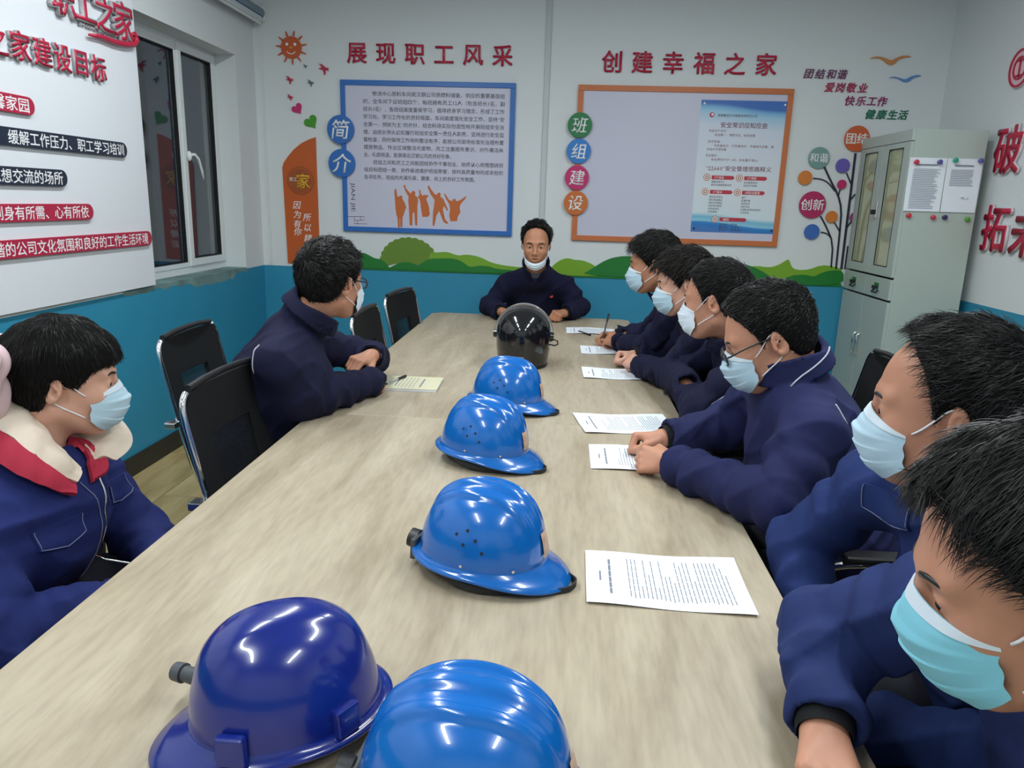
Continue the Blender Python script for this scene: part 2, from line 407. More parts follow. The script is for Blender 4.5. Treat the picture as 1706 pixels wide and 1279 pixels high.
SLC = [mat('plum_letters', rgb(120, 62, 104), .5), mat('rose_letters', rgb(178, 46, 88), .5), mat('violet_letters', rgb(160, 50, 110), .5), mat('green_letters', rgb(20, 120, 88), .5)]
for r, (s, u0, u1, v, cn) in enumerate([('团结和谐', 1.528, 1.819, 2.331, 'plum'), ('爱岗敬业', 1.672, 1.958, 2.25, 'rose red'), ('快乐工作', 1.815, 2.098, 2.168, 'violet'), ('健康生活', 1.962, 2.241, 2.087, 'green')]):
    for i, ch in enumerate(s):
        letter(ch, onwall(MBK, u0 + (u1 - u0) * (i + 0.5) / 4, v), 0.056, 'small %s slanted character %s, %s of the %s line of the wall slogan' % (cn, ch, ORD[i], ORD[r]), 'slanted slogan characters', front=SLC[r], back=None, th=0.006, shear=0.2)
# blue framed board
def fboard(name, label, u0, u1, v0, v1, fr, fm, gap=None):
    t = thing(name, label, 'notice board', M=onwall(MBK, (u0 + u1) / 2, (v0 + v1) / 2))
    w, h = (u1 - u0) / 2, (v1 - v0) / 2
    b = MB(); b.box(-w, w, h - fr, h, 0.001, 0.024); b.box(-w, w, -h, -h + fr, 0.001, 0.024)
    b.box(-w, -w + fr, -h + fr, h - fr, 0.001, 0.024); b.box(w - fr, w, -h + fr, h - fr, 0.001, 0.024)
    b.build('frame', fm, t, bevel=0.002)
    MB().box(-w + fr * 0.9, w - fr * 0.9, -h + fr * 0.9, h - fr * 0.9, 0.001, 0.014).build('panel', LILAC, t)
    return t, w, h
bb, w, h = fboard('framed_notice_board', 'blue framed board with printed introduction and orange cheering figures', -1.592, -0.377, 1.212, 2.234, 0.034, BLUE)
lines = ["　　物流中心原料车间是汉钢公司原燃料储备、供应的重要基层组", "织。全车间下设班组四个，每班拥有员工12人（包含班长1名，副", "班长1名），各班组高度重视学习，倡导终身学习理念，形成了工作", "学习化、学习工作化的良好局面。车间高度强化安全工作，坚持“安",
 "全第一，预防为主”的方针，结合料场实际创造性地开展班组安全治", "理，由班长带头切实履行班组安全第一责任人职责，坚持进行安全监", "督检查，同时保持工作场所整洁有序，能按公司现场标准化治理布置", "摆放物品，作业区域整洁无废物。员工注重服务意识，对外廉洁从",
 "业，礼貌用语，能展现出汉钢公司的良好形象。", "　　班组之间和员工之间能团结协作干事创业，始终以心用情围绕班", "组目标团结一致，协作奋进维护班组荣誉，按时高质量地完成承担的", "各项任务。班组内充满乐观、健康、向上的良好工作氛围。"]
for i, l in enumerate(lines):
    full = not l.startswith('业') and not l.startswith('各')
    text('printed_line', l.strip('　'), DTXT, bb, T3(-1.435 + (0.066 if l[0] == '　' else 0) + 0.985, 2.148 - 1.723 - 0.0505 * i, 0.0146), h=0.029, align='LEFT', offset=0.012, res=1,
         width=(0.985 - (0.066 if l[0] == '　' else 0)) if full else (0.62 if l[0] == '业' else 0.79))
def LB(u, v): return (u + 0.9845, v - 1.723)
text('printed_line', 'JIAN JIE', DTXT, bb, T3(*LB(-1.522, 1.45), 0.0146) @ Matrix.Rotation(-PI / 2, 4, 'Z'), h=0.036, width=0.2, res=2)
def Lp(px, py): return LB(*W(px, py))
def zoom4(x, y): return Lp(530 + x / 3.5515, 50 + y / 3.5515)
lineb = MB()
for seg in ([(165, 1103), (275, 1103), (275, 1125), (215, 1125)], [(215, 1103), (215, 1145), (292, 1147)], [(252, 1103), (252, 1125)], [(235, 1125), (235, 1145)]):
    lineb.tube([(*zoom4(*q), 0.0148) for q in seg], 0.0016, 4)
lineb.build('printed_ornament', DTXT, bb)
# the cheering figures, printed in orange (flat print)
FIG = [
 [(455, 940), (463, 938), (470, 985), (480, 985), (485, 978), (498, 982), (500, 1000), (512, 1020), (523, 1050), (515, 1065), (508, 1090), (500, 1110), (499, 1165), (488, 1168), (486, 1115), (484, 1115), (484, 1168), (474, 1168), (470, 1110), (463, 1090), (458, 1050), (455, 1000), (452, 960)],
 [(505, 918), (517, 916), (520, 935), (545, 965), (552, 965), (556, 953), (568, 951), (576, 960), (574, 978), (590, 990), (592, 1010), (588, 1040), (588, 1090), (587, 1155), (575, 1155), (570, 1080), (560, 1080), (558, 1155), (543, 1155), (538, 1060), (534, 1010), (536, 985), (520, 960), (510, 935)],
 [(590, 985), (600, 978), (598, 945), (606, 945), (608, 965), (618, 980), (630, 975), (655, 978), (640, 1000), (655, 1040), (662, 1090), (650, 1105), (618, 1105), (610, 1060), (604, 1010)],
 [(648, 928), (656, 918), (664, 935), (690, 970), (705, 975), (706, 965), (718, 960), (726, 970), (724, 985), (742, 1000), (757, 1035), (770, 1065), (764, 1070), (745, 1040), (738, 1060), (752, 1120), (770, 1140), (764, 1148), (742, 1135), (716, 1070), (700, 1100), (688, 1158), (678, 1157), (680, 1080), (686, 1040), (690, 1005), (668, 975)],
 [(745, 968), (752, 968), (775, 1005), (795, 1012), (798, 1000), (812, 998), (818, 1012), (838, 1008), (872, 985), (878, 980), (874, 996), (845, 1028), (838, 1050), (842, 1080), (828, 1100), (822, 1130), (784, 1132), (776, 1095), (782, 1060), (776, 1030), (758, 1000)]]
fm = mat('orange_print', rgb(200, 104, 44), 0.5)
for pg in FIG:
    MB().prism([zoom4(*q) for q in pg], 0.0142, 0.0148).build('printed_figure', fm, bb)
def disc_sign(ch, px, py, r, m, label, group, h, shear=0.15):
    u, v = W(px, py); t = thing('round_sign', label, 'sign', M=onwall(MBK, u, v), group=group)
    MB().prism(disc_pts((0, 0), r, 40), 0.024, 0.036).build('disc', m, t, bevel=0.002)
    MB().prism(disc_pts((0, 0), r * 0.3, 16), 0.0005, 0.024).build('spacer', REDS, t)
    if ch: text('character', ch, WTXT, t, T3(0, 0, 0.0362), h=h, offset=0.012, extrude=0.0006, shear=shear)
    return t
disc_sign('简', 569, 216, 0.096, BLUE, 'blue disc with white character 简 on left edge of the blue framed board', 'discs on the blue board', 0.12)
disc_sign('介', 571, 272, 0.096, BLUE, 'blue disc with white character 介, lower one on the blue framed board', 'discs on the blue board', 0.12)
# orange framed board
ob_, w, h = fboard('framed_notice_board', 'orange framed pale lilac board on the back wall, empty but for one poster', 0.049, 1.478, 1.2, 2.233, 0.036, ORANGE)
def LO(u, v): return (u - 0.7635, v - 1.7165)
DG = [mat('disc_green', rgb(22, 120, 66), .45), mat('disc_blue', rgb(44, 124, 204), .45), mat('disc_magenta', rgb(196, 30, 106), .45), mat('disc_orange', rgb(204, 108, 40), .45)]
for (ch, py, m, cn), px in zip((('班', 209, DG[0], 'green'), ('组', 252, DG[1], 'blue'), ('建', 296, DG[2], 'magenta'), ('设', 338, DG[3], 'orange')), (966, 964, 961, 959)):
    disc_sign(ch, px, py, 0.083, m, '%s disc with white character %s on left edge of the orange framed board' % (cn, ch), 'discs on the orange board', 0.095)
# safety poster pinned on the orange board
pu, pv = 1.164, 1.72
pw, ph = 0.575, 0.868
po = thing('safety_poster', 'blue edged safety poster with red arrow headings inside the orange framed board', 'poster', M=onwall(MBK, pu, pv, 0.0145))
PST = bpy.data.materials.new('poster_print'); PST.use_nodes = True; nt = PST.node_tree; b = nt.nodes['Principled BSDF']; b.inputs['Roughness'].default_value = 0.4
tc = nt.nodes.new('ShaderNodeTexCoord'); sp = nt.nodes.new('ShaderNodeSeparateXYZ'); nt.links.new(tc.outputs['Object'], sp.inputs[0])
wv = nt.nodes.new('ShaderNodeMath'); wv.operation = 'MULTIPLY'; wv.inputs[1].default_value = 6.5; nt.links.new(sp.outputs['X'], wv.inputs[0])
sn = nt.nodes.new('ShaderNodeMath'); sn.operation = 'SINE'; nt.links.new(wv.outputs[0], sn.inputs[0])
am = nt.nodes.new('ShaderNodeMath'); am.operation = 'MULTIPLY_ADD'; am.inputs[1].default_value = 0.02; nt.links.new(sn.outputs[0], am.inputs[0]); nt.links.new(sp.outputs['Y'], am.inputs[2])
mr = nt.nodes.new('ShaderNodeMapRange'); mr.inputs['From Min'].default_value = -ph / 2; mr.inputs['From Max'].default_value = ph / 2; nt.links.new(am.outputs[0], mr.inputs['Value'])
cr = nt.nodes.new('ShaderNodeValToRGB'); nt.links.new(mr.outputs[0], cr.inputs[0]); els = cr.color_ramp.elements
els[0].position = 0.0; els[0].color = rgb(70, 120, 190); els[1].position = 1.0; els[1].color = rgb(60, 110, 190)
for p, c in ((0.035, rgb(40, 120, 195)), (0.06, rgb(50, 140, 205)), (0.065, rgb(150, 205, 230)), (0.10, rgb(120, 190, 222)), (0.13, rgb(215, 230, 238)), (0.3, rgb(222, 228, 236)), (0.8, rgb(212, 220, 236)), (0.9, rgb(160, 205, 232)), (0.93, rgb(120, 180, 225)), (0.955, rgb(60, 110, 190))):
    e = els.new(p); e.color = c
nt.links.new(cr.outputs[0], b.inputs['Base Color'])
MB().box(-pw / 2, pw / 2, -ph / 2, ph / 2, 0, 0.0012).build('sheet', PST, po)
PR = mat('poster_red', rgb(190, 50, 70), .5); PD = mat('poster_dark', rgb(70, 60, 80), .6); PM = mat('poster_maroon', rgb(130, 66, 84), .6); PBr = mat('poster_ring', rgb(190, 120, 80), .5)
def pt(s, x, y, hh, m=PD, wd=None, al='LEFT', off=0.01): text('printed_line', s, m, po, T3(x, y, 0.0016), h=hh, width=wd, align=al, offset=off, res=1)
pt('陕钢集团汉中钢铁有限责任公司', -0.17, 0.337, 0.017, PD, 0.26)
MB().prism(disc_pts((-0.21, 0.34), 0.016, 20), 0.0012, 0.0018).build('printed_emblem', PR, po)
MB().prism(disc_pts((-0.207, 0.342), 0.008, 16), 0.0018, 0.0021).build('printed_emblem', WTXT, po)
pt('安全常识应知应会', 0.01, 0.277, 0.034, PM, 0.31, 'CENTER', 0.02)
for s, x, y, wd in (('安全生产方针：', -0.22, 0.238, 0.12), ('安全第一，预防为主，综合治理', -0.18, 0.212, 0.27), ('四不伤害：', -0.22, 0.168, 0.085), ('不伤害自己，不伤害他人，不被他人伤害，保', -0.18, 0.142, 0.40), ('护他人不受伤害', -0.225, 0.118, 0.13), ('安全理念：', -0.228, 0.078, 0.08), ('安全责任大于一切、安全重于泰山', -0.19, 0.052, 0.31)):
    pt(s, x, y, 0.016, PM, wd)
pt('“22660”安全管理思路释义', 0.0, -0.005, 0.032, PM, 0.44, 'CENTER', 0.015)
def arrow(x, y, L, s):
    MB().prism([(x, y - 0.013), (x + L - 0.012, y - 0.013), (x + L, y), (x + L - 0.012, y + 0.013), (x, y + 0.013)], 0.0012, 0.0017).build('printed_arrow', PR, po)
    text('printed_line', s, WTXT, po, T3(x + 0.02, y, 0.002), h=0.016, align='LEFT', offset=0.01, res=1)
    for r, m, z in ((0.024, PBr, 0.0016), (0.019, PAPER, 0.0019), (0.013, PBr, 0.0022), (0.006, PAPER, 0.0025)):
        MB().prism(disc_pts((x - 0.032, y), r, 20), 0.0012, z).build('printed_ring', m, po)
arrow(-0.175, -0.066, 0.155, '2个目标'); arrow(0.045, -0.066, 0.155, '2个转变'); arrow(-0.178, -0.162, 0.155, '6个要点'); arrow(0.04, -0.162, 0.155, '6项安全管理'); arrow(-0.095, -0.345, 0.185, '0容忍')
for x, ys, ss in ((-0.175, (-0.095, -0.115), ('零重伤零死亡', '轻伤与隐患零增长的')), (0.045, (-0.095, -0.115), ('安全教育培训', '安全行为养成')),
                  (-0.18, [-0.195 - 0.02 * i for i in range(6)], ('落实全员责任', '强化班组建设', '强化风险管控', '安全责任落实', '安全标准化', '应急管理')),
                  (0.04, [-0.195 - 0.02 * i for i in range(6)], ('煤气', '起重伤害', '有限空间', '动火作业', '交通及皮带及高处作', '人员安全')),
                  (-0.095, (-0.378, -0.397, -0.415), ('杜绝违反三项纪律', '重在预防，全员要求', '重在生产，隐患要消除'))):
    for y_, s in zip(ys, ss): pt(s, x, y_, 0.0135, PD)
for sx in (-1, 1):
    for sy in (-1, 1): MB().prism(disc_pts((sx * (pw / 2 - 0.022), sy * (ph / 2 - 0.022)), 0.007, 12), 0.0012, 0.004).build('pin', GASK if sy < 0 else WTXT, po)
# orange plaque at the left
def zoom3(x, y): return W(420 + x / 2.7227, y / 2.7227)
pl = thing('orange_plaque', 'tall orange plaque with slanting rounded top and gold character, by the left corner', 'plaque', M=MBK)
pp = [zoom3(*q) for q in [(288, 622), (262, 630), (225, 648), (190, 676), (160, 712), (143, 738), (137, 760), (163, 1193), (308, 1196)]]
MB().prism(pp, 0.0005, 0.012).build('board', OPAN, pl, bevel=0.002)
gc = W(501, 301)
OD = mat('orange_dark_ring', rgb(160, 80, 38), .45)
MB().prism(disc_pts(gc, 0.098, 40), 0.012, 0.0145).build('ring', OD, pl); MB().prism(disc_pts(gc, 0.088, 40), 0.0145, 0.0165).build('ring', OPAN, pl); MB().prism(disc_pts(gc, 0.083, 40), 0.0165, 0.018).build('ring', OD, pl)
text('gold_character', '家', GOLD, pl, T3(gc[0] + 0.02, gc[1] - 0.003, 0.0182), h=0.095, offset=0.015, extrude=0.001)
text('gold_character', '职工', WTXT, pl, T3(gc[0] - 0.05, gc[1] + 0.008, 0.0182), h=0.026)
for ch, x, y in zip('因为有你', (204, 205, 207, 209), (930, 972, 1015, 1050)): text('white_character', ch, WTXT, pl, T3(*zoom3(x, y), 0.0125), h=0.052, shear=0.2, offset=0.005)
for ch, x, y in zip('所以精彩', (250, 252, 255, 257), (985, 1032, 1080, 1128)): text('white_character', ch, WTXT, pl, T3(*zoom3(x, y), 0.0125), h=0.052, shear=0.2, offset=0.005)
# smiling sun
su = W(485, 79); sun = thing('sun_cutout', 'orange smiling sun cut-out near the left corner of the back wall', 'wall decoration', M=onwall(MBK, *su))
SO = mat('sun_orange', rgb(204, 92, 48), .45)
MB().prism(disc_pts((0, 0), 0.072, 40), 0.0005, 0.012).build('face', SO, sun, bevel=0.002)
for i in range(11):
    a = 2 * PI * i / 11 + 0.2; d_ = np.array([math.cos(a), math.sin(a)]); n_ = np.array([-d_[1], d_[0]]) * 0.006
    MB().prism([tuple(d_ * 0.076 + n_), tuple(d_ * 0.108 + n_ * 0.5), tuple(d_ * 0.108 - n_ * 0.5), tuple(d_ * 0.076 - n_)], 0.0005, 0.01).build('ray', SO, sun)
for s in (-1, 1): MB().prism(disc_pts((s * 0.028, 0.02), 0.01, 14), 0.012, 0.0135).build('eye', WTXT, sun)
MB().prism(disc_pts((0, 0.0), 0.008, 12), 0.012, 0.014).build('nose', GOLD, sun)
MB().tube([(0.032 * math.cos(a), -0.012 + 0.03 * math.sin(a), 0.0125) for a in np.linspace(PI * 1.15, PI * 1.85, 9)], 0.0035, 6).build('smile', WTXT, sun)
BIRD = [(-1.05, 0.05), (-0.62, 0.22), (-0.30, 0.24), (-0.62, 0.72), (-1.0, 0.98), (-0.30, 0.86), (0.25, 0.42), (0.62, 0.22), (0.95, 0.30), (0.82, 0.02), (1.0, -0.28), (0.62, -0.18), (0.30, -0.22), (0.38, -0.75), (0.05, -1.1), (0.0, -0.55), (-0.18, -0.18), (-0.60, -0.02)]
def bird(px, py, s, m, label, rot=0, flip=1):
    u, v = W(px, py); pts = []
    for a, b_ in BIRD:
        a *= flip; x_ = a * math.cos(rot) - b_ * math.sin(rot); y_ = a * math.sin(rot) + b_ * math.cos(rot); pts.append((u + x_ * s, v + y_ * s))
    plate('bird_cutout', pts, m, label, 'wall decoration', group='small bird cut-outs')
BR = mat('bird_red', rgb(186, 40, 76), .45); BG_ = mat('bird_grey', rgb(84, 110, 112), .5)
bird(539, 115, 0.036, BR, 'largest red swallow cut-out, left of the first heading character')
bird(482, 133, 0.026, BR, 'red swallow cut-out below the smiling sun')
bird(483, 162, 0.020, BR, 'small red swallow cut-out just above the pink heart')
bird(517, 138, 0.022, BG_, 'grey swallow cut-out below the largest red swallow')
bird(508, 110, 0.012, BG_, 'tiny green-grey bird cut-out right of the smiling sun')
def heart(px, py, s, m, label, rot=0):
    u, v = W(px, py); pts = []
    for i in range(36):
        t = 2 * PI * i / 36; x_ = 16 * math.sin(t) ** 3 / 17; y_ = (13 * math.cos(t) - 5 * math.cos(2 * t) - 2 * math.cos(3 * t) - math.cos(4 * t)) / 17
        pts.append((u + s * (x_ * math.cos(rot) - y_ * math.sin(rot)), v + s * (x_ * math.sin(rot) + y_ * math.cos(rot))))
    plate('heart_cutout', pts, m, label, 'wall decoration', w1=0.008)
heart(495, 181, 0.042, mat('heart_pink', rgb(196, 44, 110), .45), 'pink heart cut-out above the green heart', 0.6)
heart(518, 203, 0.052, mat('heart_green', rgb(70, 150, 40), .45), 'green heart cut-out above the orange plaque', 0.6)
# gulls
def gull(pts, px, py, m, label):
    wgs = smoothpts([W(1300 + a / 3.1207, 70 + b_ / 3.1207) for a, b_ in pts], 2)
    plate('gull_cutout', wgs, m, label, 'wall decoration', w1=0.012)
gull([(458, 88), (500, 72), (545, 82), (578, 98), (610, 78), (650, 68), (692, 78), (650, 80), (612, 92), (590, 120), (560, 118), (535, 92), (500, 82)], 0, 0, mat('gull_orange', rgb(206, 140, 84), .45), 'orange gull cut-out above the slanted slogan')
gull([(560, 186), (590, 178), (625, 188), (652, 196), (680, 178), (715, 170), (740, 176), (712, 180), (685, 190), (668, 208), (640, 208), (620, 192), (590, 184)], 0, 0, mat('gull_blue', rgb(90, 140, 200), .45), 'blue gull cut-out below the orange gull')
# tree of discs
trunk = mat('tree_black', rgb(40, 40, 62), .5)
tr = thing('disc_tree', 'dark branching wall tree with coloured discs beside the cabinet', 'wall decoration', M=MBK)
TD = [('团结', 1427, 231, 0.083, rgb(206, 92, 46)), ('和谐', 1364, 263, 0.07, rgb(116, 156, 152)), (None, 1403.5, 276, 0.047, rgb(104, 90, 178)), (None, 1341, 296, 0.047, rgb(212, 122, 46)), (None, 1402, 307, 0.031, rgb(190, 40, 100)),
      ('创新', 1353, 341, 0.09, rgb(176, 30, 92)), (None, 1385, 361, 0.04, rgb(212, 122, 46)), (None, 1352, 386, 0.052, rgb(56, 104, 184)), (None, 1424, 362, 0.036, rgb(150, 60, 120))]
for i, (s, px, py, r, c) in enumerate(TD):
    u, v = W(px, py)
    d = MB().prism(disc_pts((u, v), r, 36), 0.012, 0.02).build('disc', mat('tree_disc_%d' % i, c, .45), tr, bevel=0.002)
    plab(d, {0: 'orange red disc reading 团结', 1: 'grey green disc reading 和谐', 2: 'violet disc', 3: 'orange disc at left', 4: 'small crimson disc', 5: 'large magenta disc reading 创新', 6: 'orange disc lower right', 7: 'blue disc', 8: 'purple disc behind the cabinet edge'}[i])
    if s: text('disc_lettering', s, WTXT, tr, T3(u, v, 0.0202), h=r * 0.78, offset=0.02, extrude=0.0006)
def zb(x, y): return W(1300 + x / 3.1207, 70 + y / 3.1207)
for seg, wd in (([(392, 578), (375, 720), (345, 960), (318, 1180)], .0075), ([(230, 650), (262, 720), (300, 790), (320, 870), (310, 990), (290, 1180)], .006), ([(172, 708), (215, 712), (250, 730), (285, 775)], .004), ([(345, 680), (370, 740)], .004), ([(312, 765), (302, 800)], .004),
                ([(210, 905), (240, 960), (275, 1045), (265, 1172)], .005), ([(212, 988), (245, 995), (262, 1015)], .004), ([(282, 938), (310, 985)], .004), ([(366, 820), (390, 790)], .004), ([(345, 965), (372, 930)], .004), ([(352, 1060), (336, 1180)], .004)):
    P_ = [np.array(zb(*q)) for q in seg]; b = MB(); L_ = []; R_ = []
    P_ = [np.array(q) for q in smoothpts(P_, 1, False)] if len(P_) > 2 else P_
    P_ = ([np.array(zb(*seg[0]))] + P_ + [np.array(zb(*seg[-1]))]) if len(seg) > 2 else P_
    for i in range(len(P_)):
        t_ = P_[min(i + 1, len(P_) - 1)] - P_[max(i - 1, 0)]; t_ = t_ / np.linalg.norm(t_); nn = np.array([-t_[1], t_[0]]) * wd; L_.append(tuple(P_[i] + nn)); R_.append(tuple(P_[i] - nn))
    b.prism(L_ + R_[::-1], 0.003, 0.009); b.build('branch', trunk, tr)
# green hills along the dado
def Wz(x, y): return W(600 + x / 6.5615, 360 + y / 6.5615)
def hill(pts, m, label, w, it=2):
    plate('hill_cutout', smoothpts(pts, it), m, label, 'wall decoration', w0=0.0005, w1=w, group='green hill cut-outs')
bz = lambda u: (u, 0.944)
sc = []
c0 = Wz(530, 470)
for i in range(0, 121):
    a = PI * (1.08 - 1.16 * i / 120); rr = 1 + 0.045 * abs(math.sin(i * PI / 8))
    sc.append((c0[0] + 0.205 * rr * math.cos(a), c0[1] - 0.02 + 0.17 * rr * math.sin(a)))
sc += [(c0[0] + 0.1, 0.99), (c0[0] - 0.1, 0.99)]
plate('bush_cutout', sc, GREENM, 'olive green scalloped bush cut-out under the blue framed board', 'wall decoration', w1=0.007)
hill([(-0.97, 0.95), (-0.97, 1.08), (-0.92, 1.078), (-0.84, 1.09), (-0.76, 1.06), (-0.70, 1.075), (-0.60, 1.06), (-0.52, 1.02), (-0.40, 1.0), (-0.2, 0.99), (-0.2, 0.95)], GREENL, 'light green low hill cut-out right of the scalloped bush', 0.009)
def zoom_r(x, y): return W(960 + x / 3.875, 370 + y / 3.875)
hill([(-0.12, 0.95), (-0.09, 1.0), (-0.03, 1.055), (0.03, 1.075), (0.08, 1.06), (0.13, 1.062), (0.2, 1.04), (0.26, 1.0), (0.3, 0.95)], GREENL, 'light green hill cut-out right of the seated speaker', 0.009)
hill([(0.12, 0.95), (0.2, 1.0), (0.3, 1.07), (0.40, 1.10), (0.5, 1.10), (0.62, 1.08), (0.75, 1.05), (0.95, 1.06), (1.15, 1.10), (1.3, 1.07), (1.42, 1.02), (1.52, 0.95)], GREEND, 'long dark green hill cut-out behind the row of men', 0.012)
hill([(1.25, 0.95), (1.28, 1.05), (1.36, 1.065), (1.44, 1.055), (1.5, 1.07), (1.565, 1.115), (1.575, 1.115), (1.60, 1.06), (1.64, 1.045), (1.72, 1.05), (1.80, 1.085), (1.88, 1.08), (1.95, 1.06), (1.96, 0.95)], GREENL, 'light green peaked hill cut-out beside the cabinet', 0.009, 1)
hill([(1.53, 0.944), (1.56, 0.985), (1.62, 1.01), (1.70, 1.015), (1.76, 1.0), (1.80, 1.03), (1.88, 1.055), (1.96, 1.05), (1.96, 0.944)], GREEND, 'dark green hill cut-out at the foot of the disc tree', 0.012)
hill([Wz(0, 400), Wz(40, 400), Wz(100, 430), Wz(150, 460), Wz(220, 470), Wz(270, 500), Wz(310, 550), Wz(310, 575), Wz(-140, 560), Wz(-140, 500), Wz(-60, 470)], GREEND, 'dark green hill cut-out left of the scalloped bush', 0.012)
hill([Wz(330, 555), Wz(400, 525), Wz(450, 505), Wz(520, 503), Wz(580, 515), Wz(630, 545), Wz(690, 500), Wz(760, 465), Wz(880, 462), Wz(1000, 460), Wz(1080, 478), Wz(1150, 520), Wz(1200, 560), Wz(1290, 540), Wz(1400, 545), Wz(1500, 580), Wz(1700, 590), Wz(1700, 628), Wz(1000, 605), Wz(330, 575)], GREEND, 'dark green double hill cut-out under the blue framed board', 0.012)
bs = MB().box(-1.45, 1.955, 0.938, 0.962, 0.0005, 0.006).build('grass_strip', GREEND, bevel=0.001); bs.matrix_world = MBK; tag(bs, 'thin dark green strip along the top of the teal dado', 'wall decoration')

# ------------------------------------------------------------------ left wall lettering
BARB = mat('bar_black', rgb(30, 40, 58), .4); BARR = mat('bar_red', rgb(176, 32, 66), .4)
def bar(s, yend, yt0, yt1, v, hh, m, cn, label, ystart, full):
    t = thing('slogan_bar', label, 'sign', M=onwall(MLF, 0, v))
    r = hh / 2; pts = [(yend - r + r * math.cos(a), r * math.sin(a)) for a in np.linspace(-PI / 2, PI / 2, 10)] + [(ystart + r + r * math.cos(a), r * math.sin(a)) for a in np.linspace(PI / 2, 3 * PI / 2, 10)]
    MB().prism(pts, 0.0005, 0.014).build('bar', m, t, bevel=0.002)
    text('lettering', s, WTXT, t, T3(yt1, 0, 0.0142), h=hh * 0.72, width=yt1 - yt0, align='RIGHT', offset=0.015)
    n_ = len(full)
bar('温馨家园', 3.055, 2.755, 3.02, 1.766, 0.07, BARR, 'red', 'topmost red rounded bar with white text on the left wall', 2.55, '')
bar('缓解工作压力、职工学习培训', 3.69, 2.882, 3.66, 1.640, 0.070, BARB, 'black', 'long black rounded bar with white text, upper of two black ones', 2.5, '')
bar('思想交流的场所', 3.212, 2.76, 3.18, 1.492, 0.070, BARB, 'black', 'short black rounded bar with white text, lower of two black ones', 2.5, '')
bar('做到身有所需、心有所依', 3.372, 2.69, 3.335, 1.350, 0.070, BARR, 'red', 'middle red rounded bar with white text on the left wall', 2.45, '')
bar('建设和谐的公司文化氛围和良好的工作生活环境', 3.848, 2.55, 3.81, 1.211, 0.072, BARR, 'red', 'longest red rounded bar with white text, lowest on the left wall', 2.45, '')
for i, ch in enumerate('职工之家建设目标'):
    letter(ch, onwall(MLF, 3.515 - 0.126 * (7 - i), 1.988), 0.103, 'red cut-out character %s in the title above the bars, %s from the left' % (ch, ORD[i]), 'title on the left wall', back=mat('grey_backing', rgb(170, 170, 174), .4), th=0.014, halo=0.035, bold=0.012)
for i, ch in enumerate('职工之家'):
    letter(ch, onwall(MLF, 3.745 - 0.148 * (3 - i), 2.235), 0.145 if i < 3 else 0.16, 'red outlined logo character %s, %s at the top of the left wall' % (ch, ORD[i]), 'logo on the left wall', back=mat('grey_backing', rgb(170, 170, 174), .4), th=0.02, halo=0.05, bold=0.006, shear=0.0)
sw = MB().tube([(3.46, 2.12, 0.02), (3.55, 2.13, 0.02), (3.66, 2.128, 0.02), (3.75, 2.135, 0.02), (3.82, 2.15, 0.02), (3.85, 2.175, 0.02), (3.83, 2.20, 0.02), (3.80, 2.19, 0.02)], [0.006, 0.010, 0.012, 0.013, 0.014, 0.014, 0.012, 0.005], 8).build('logo_swirl', RED, smooth=True); sw.matrix_world = MLF
tag(sw, 'red ribbon swirl under the logo characters', 'lettering')
t = text('small_lettering', 'ZHI GONG ZHI JIA', mat('grey_backing', rgb(170, 170, 174), .4), None, onwall(MLF, 3.52, 2.155, 0.001), h=0.02, extrude=0.01, width=0.22, offset=0.02); tag(t, 'tiny grey raised lettering under the red logo', 'lettering')
# right wall lettering and emblem
for ch, y_, v, lab in (('破', 4.505, 1.812, 'large crimson character 破 on the right wall beside the cabinet top'), ('拓', 4.495, 1.385, 'large crimson character 拓 on the right wall, below 破'), ('未', 4.20, 1.37, 'large crimson character 未 cut by the right edge of the view')):
    letter(ch, onwall(MRT, -y_, v), 0.235, lab, 'slogan on the right wall', th=0.018, halo=0.05, bold=0.028)
em = thing('round_emblem', 'round red and white emblem high on the right wall', 'emblem', M=onwall(MRT, -4.53, 2.24))
EP = mat('emblem_pink', rgb(232, 200, 208), .4)
def ring(rb_, r0, r1, w0, w1, m, nm):
    n = 40; b = MB()
    vs = []; fs = []
    for k in range(n):
        a = 2 * PI * k / n
        for (r, w_) in ((r0, w0), (r1, w0), (r1, w1), (r0, w1)): vs.append((r * math.cos(a), r * math.sin(a), w_))
    for k in range(n):
        j = (k + 1) % n
        for q in range(4): fs.append((k * 4 + q, k * 4 + (q + 1) % 4, j * 4 + (q + 1) % 4, j * 4 + q))
    b.add(vs, fs); return b.build(nm, m, rb_)
MB().prism(disc_pts((0, 0), 0.1, 40), 0.0005, 0.016).build('disc', EP, em, bevel=0.002)
ring(em, 0.088, 0.1, 0.016, 0.022, RED, 'outer_ring'); ring(em, 0.052, 0.062, 0.016, 0.022, RED, 'inner_ring')
MB().box(-0.005, 0.005, -0.05, 0.05, 0.016, 0.022).build('bar', RED, em); MB().box(-0.03, 0.03, 0.035, 0.043, 0.016, 0.022).build('bar', RED, em); MB().box(-0.03, 0.03, -0.043, -0.035, 0.016, 0.022).build('bar', RED, em)

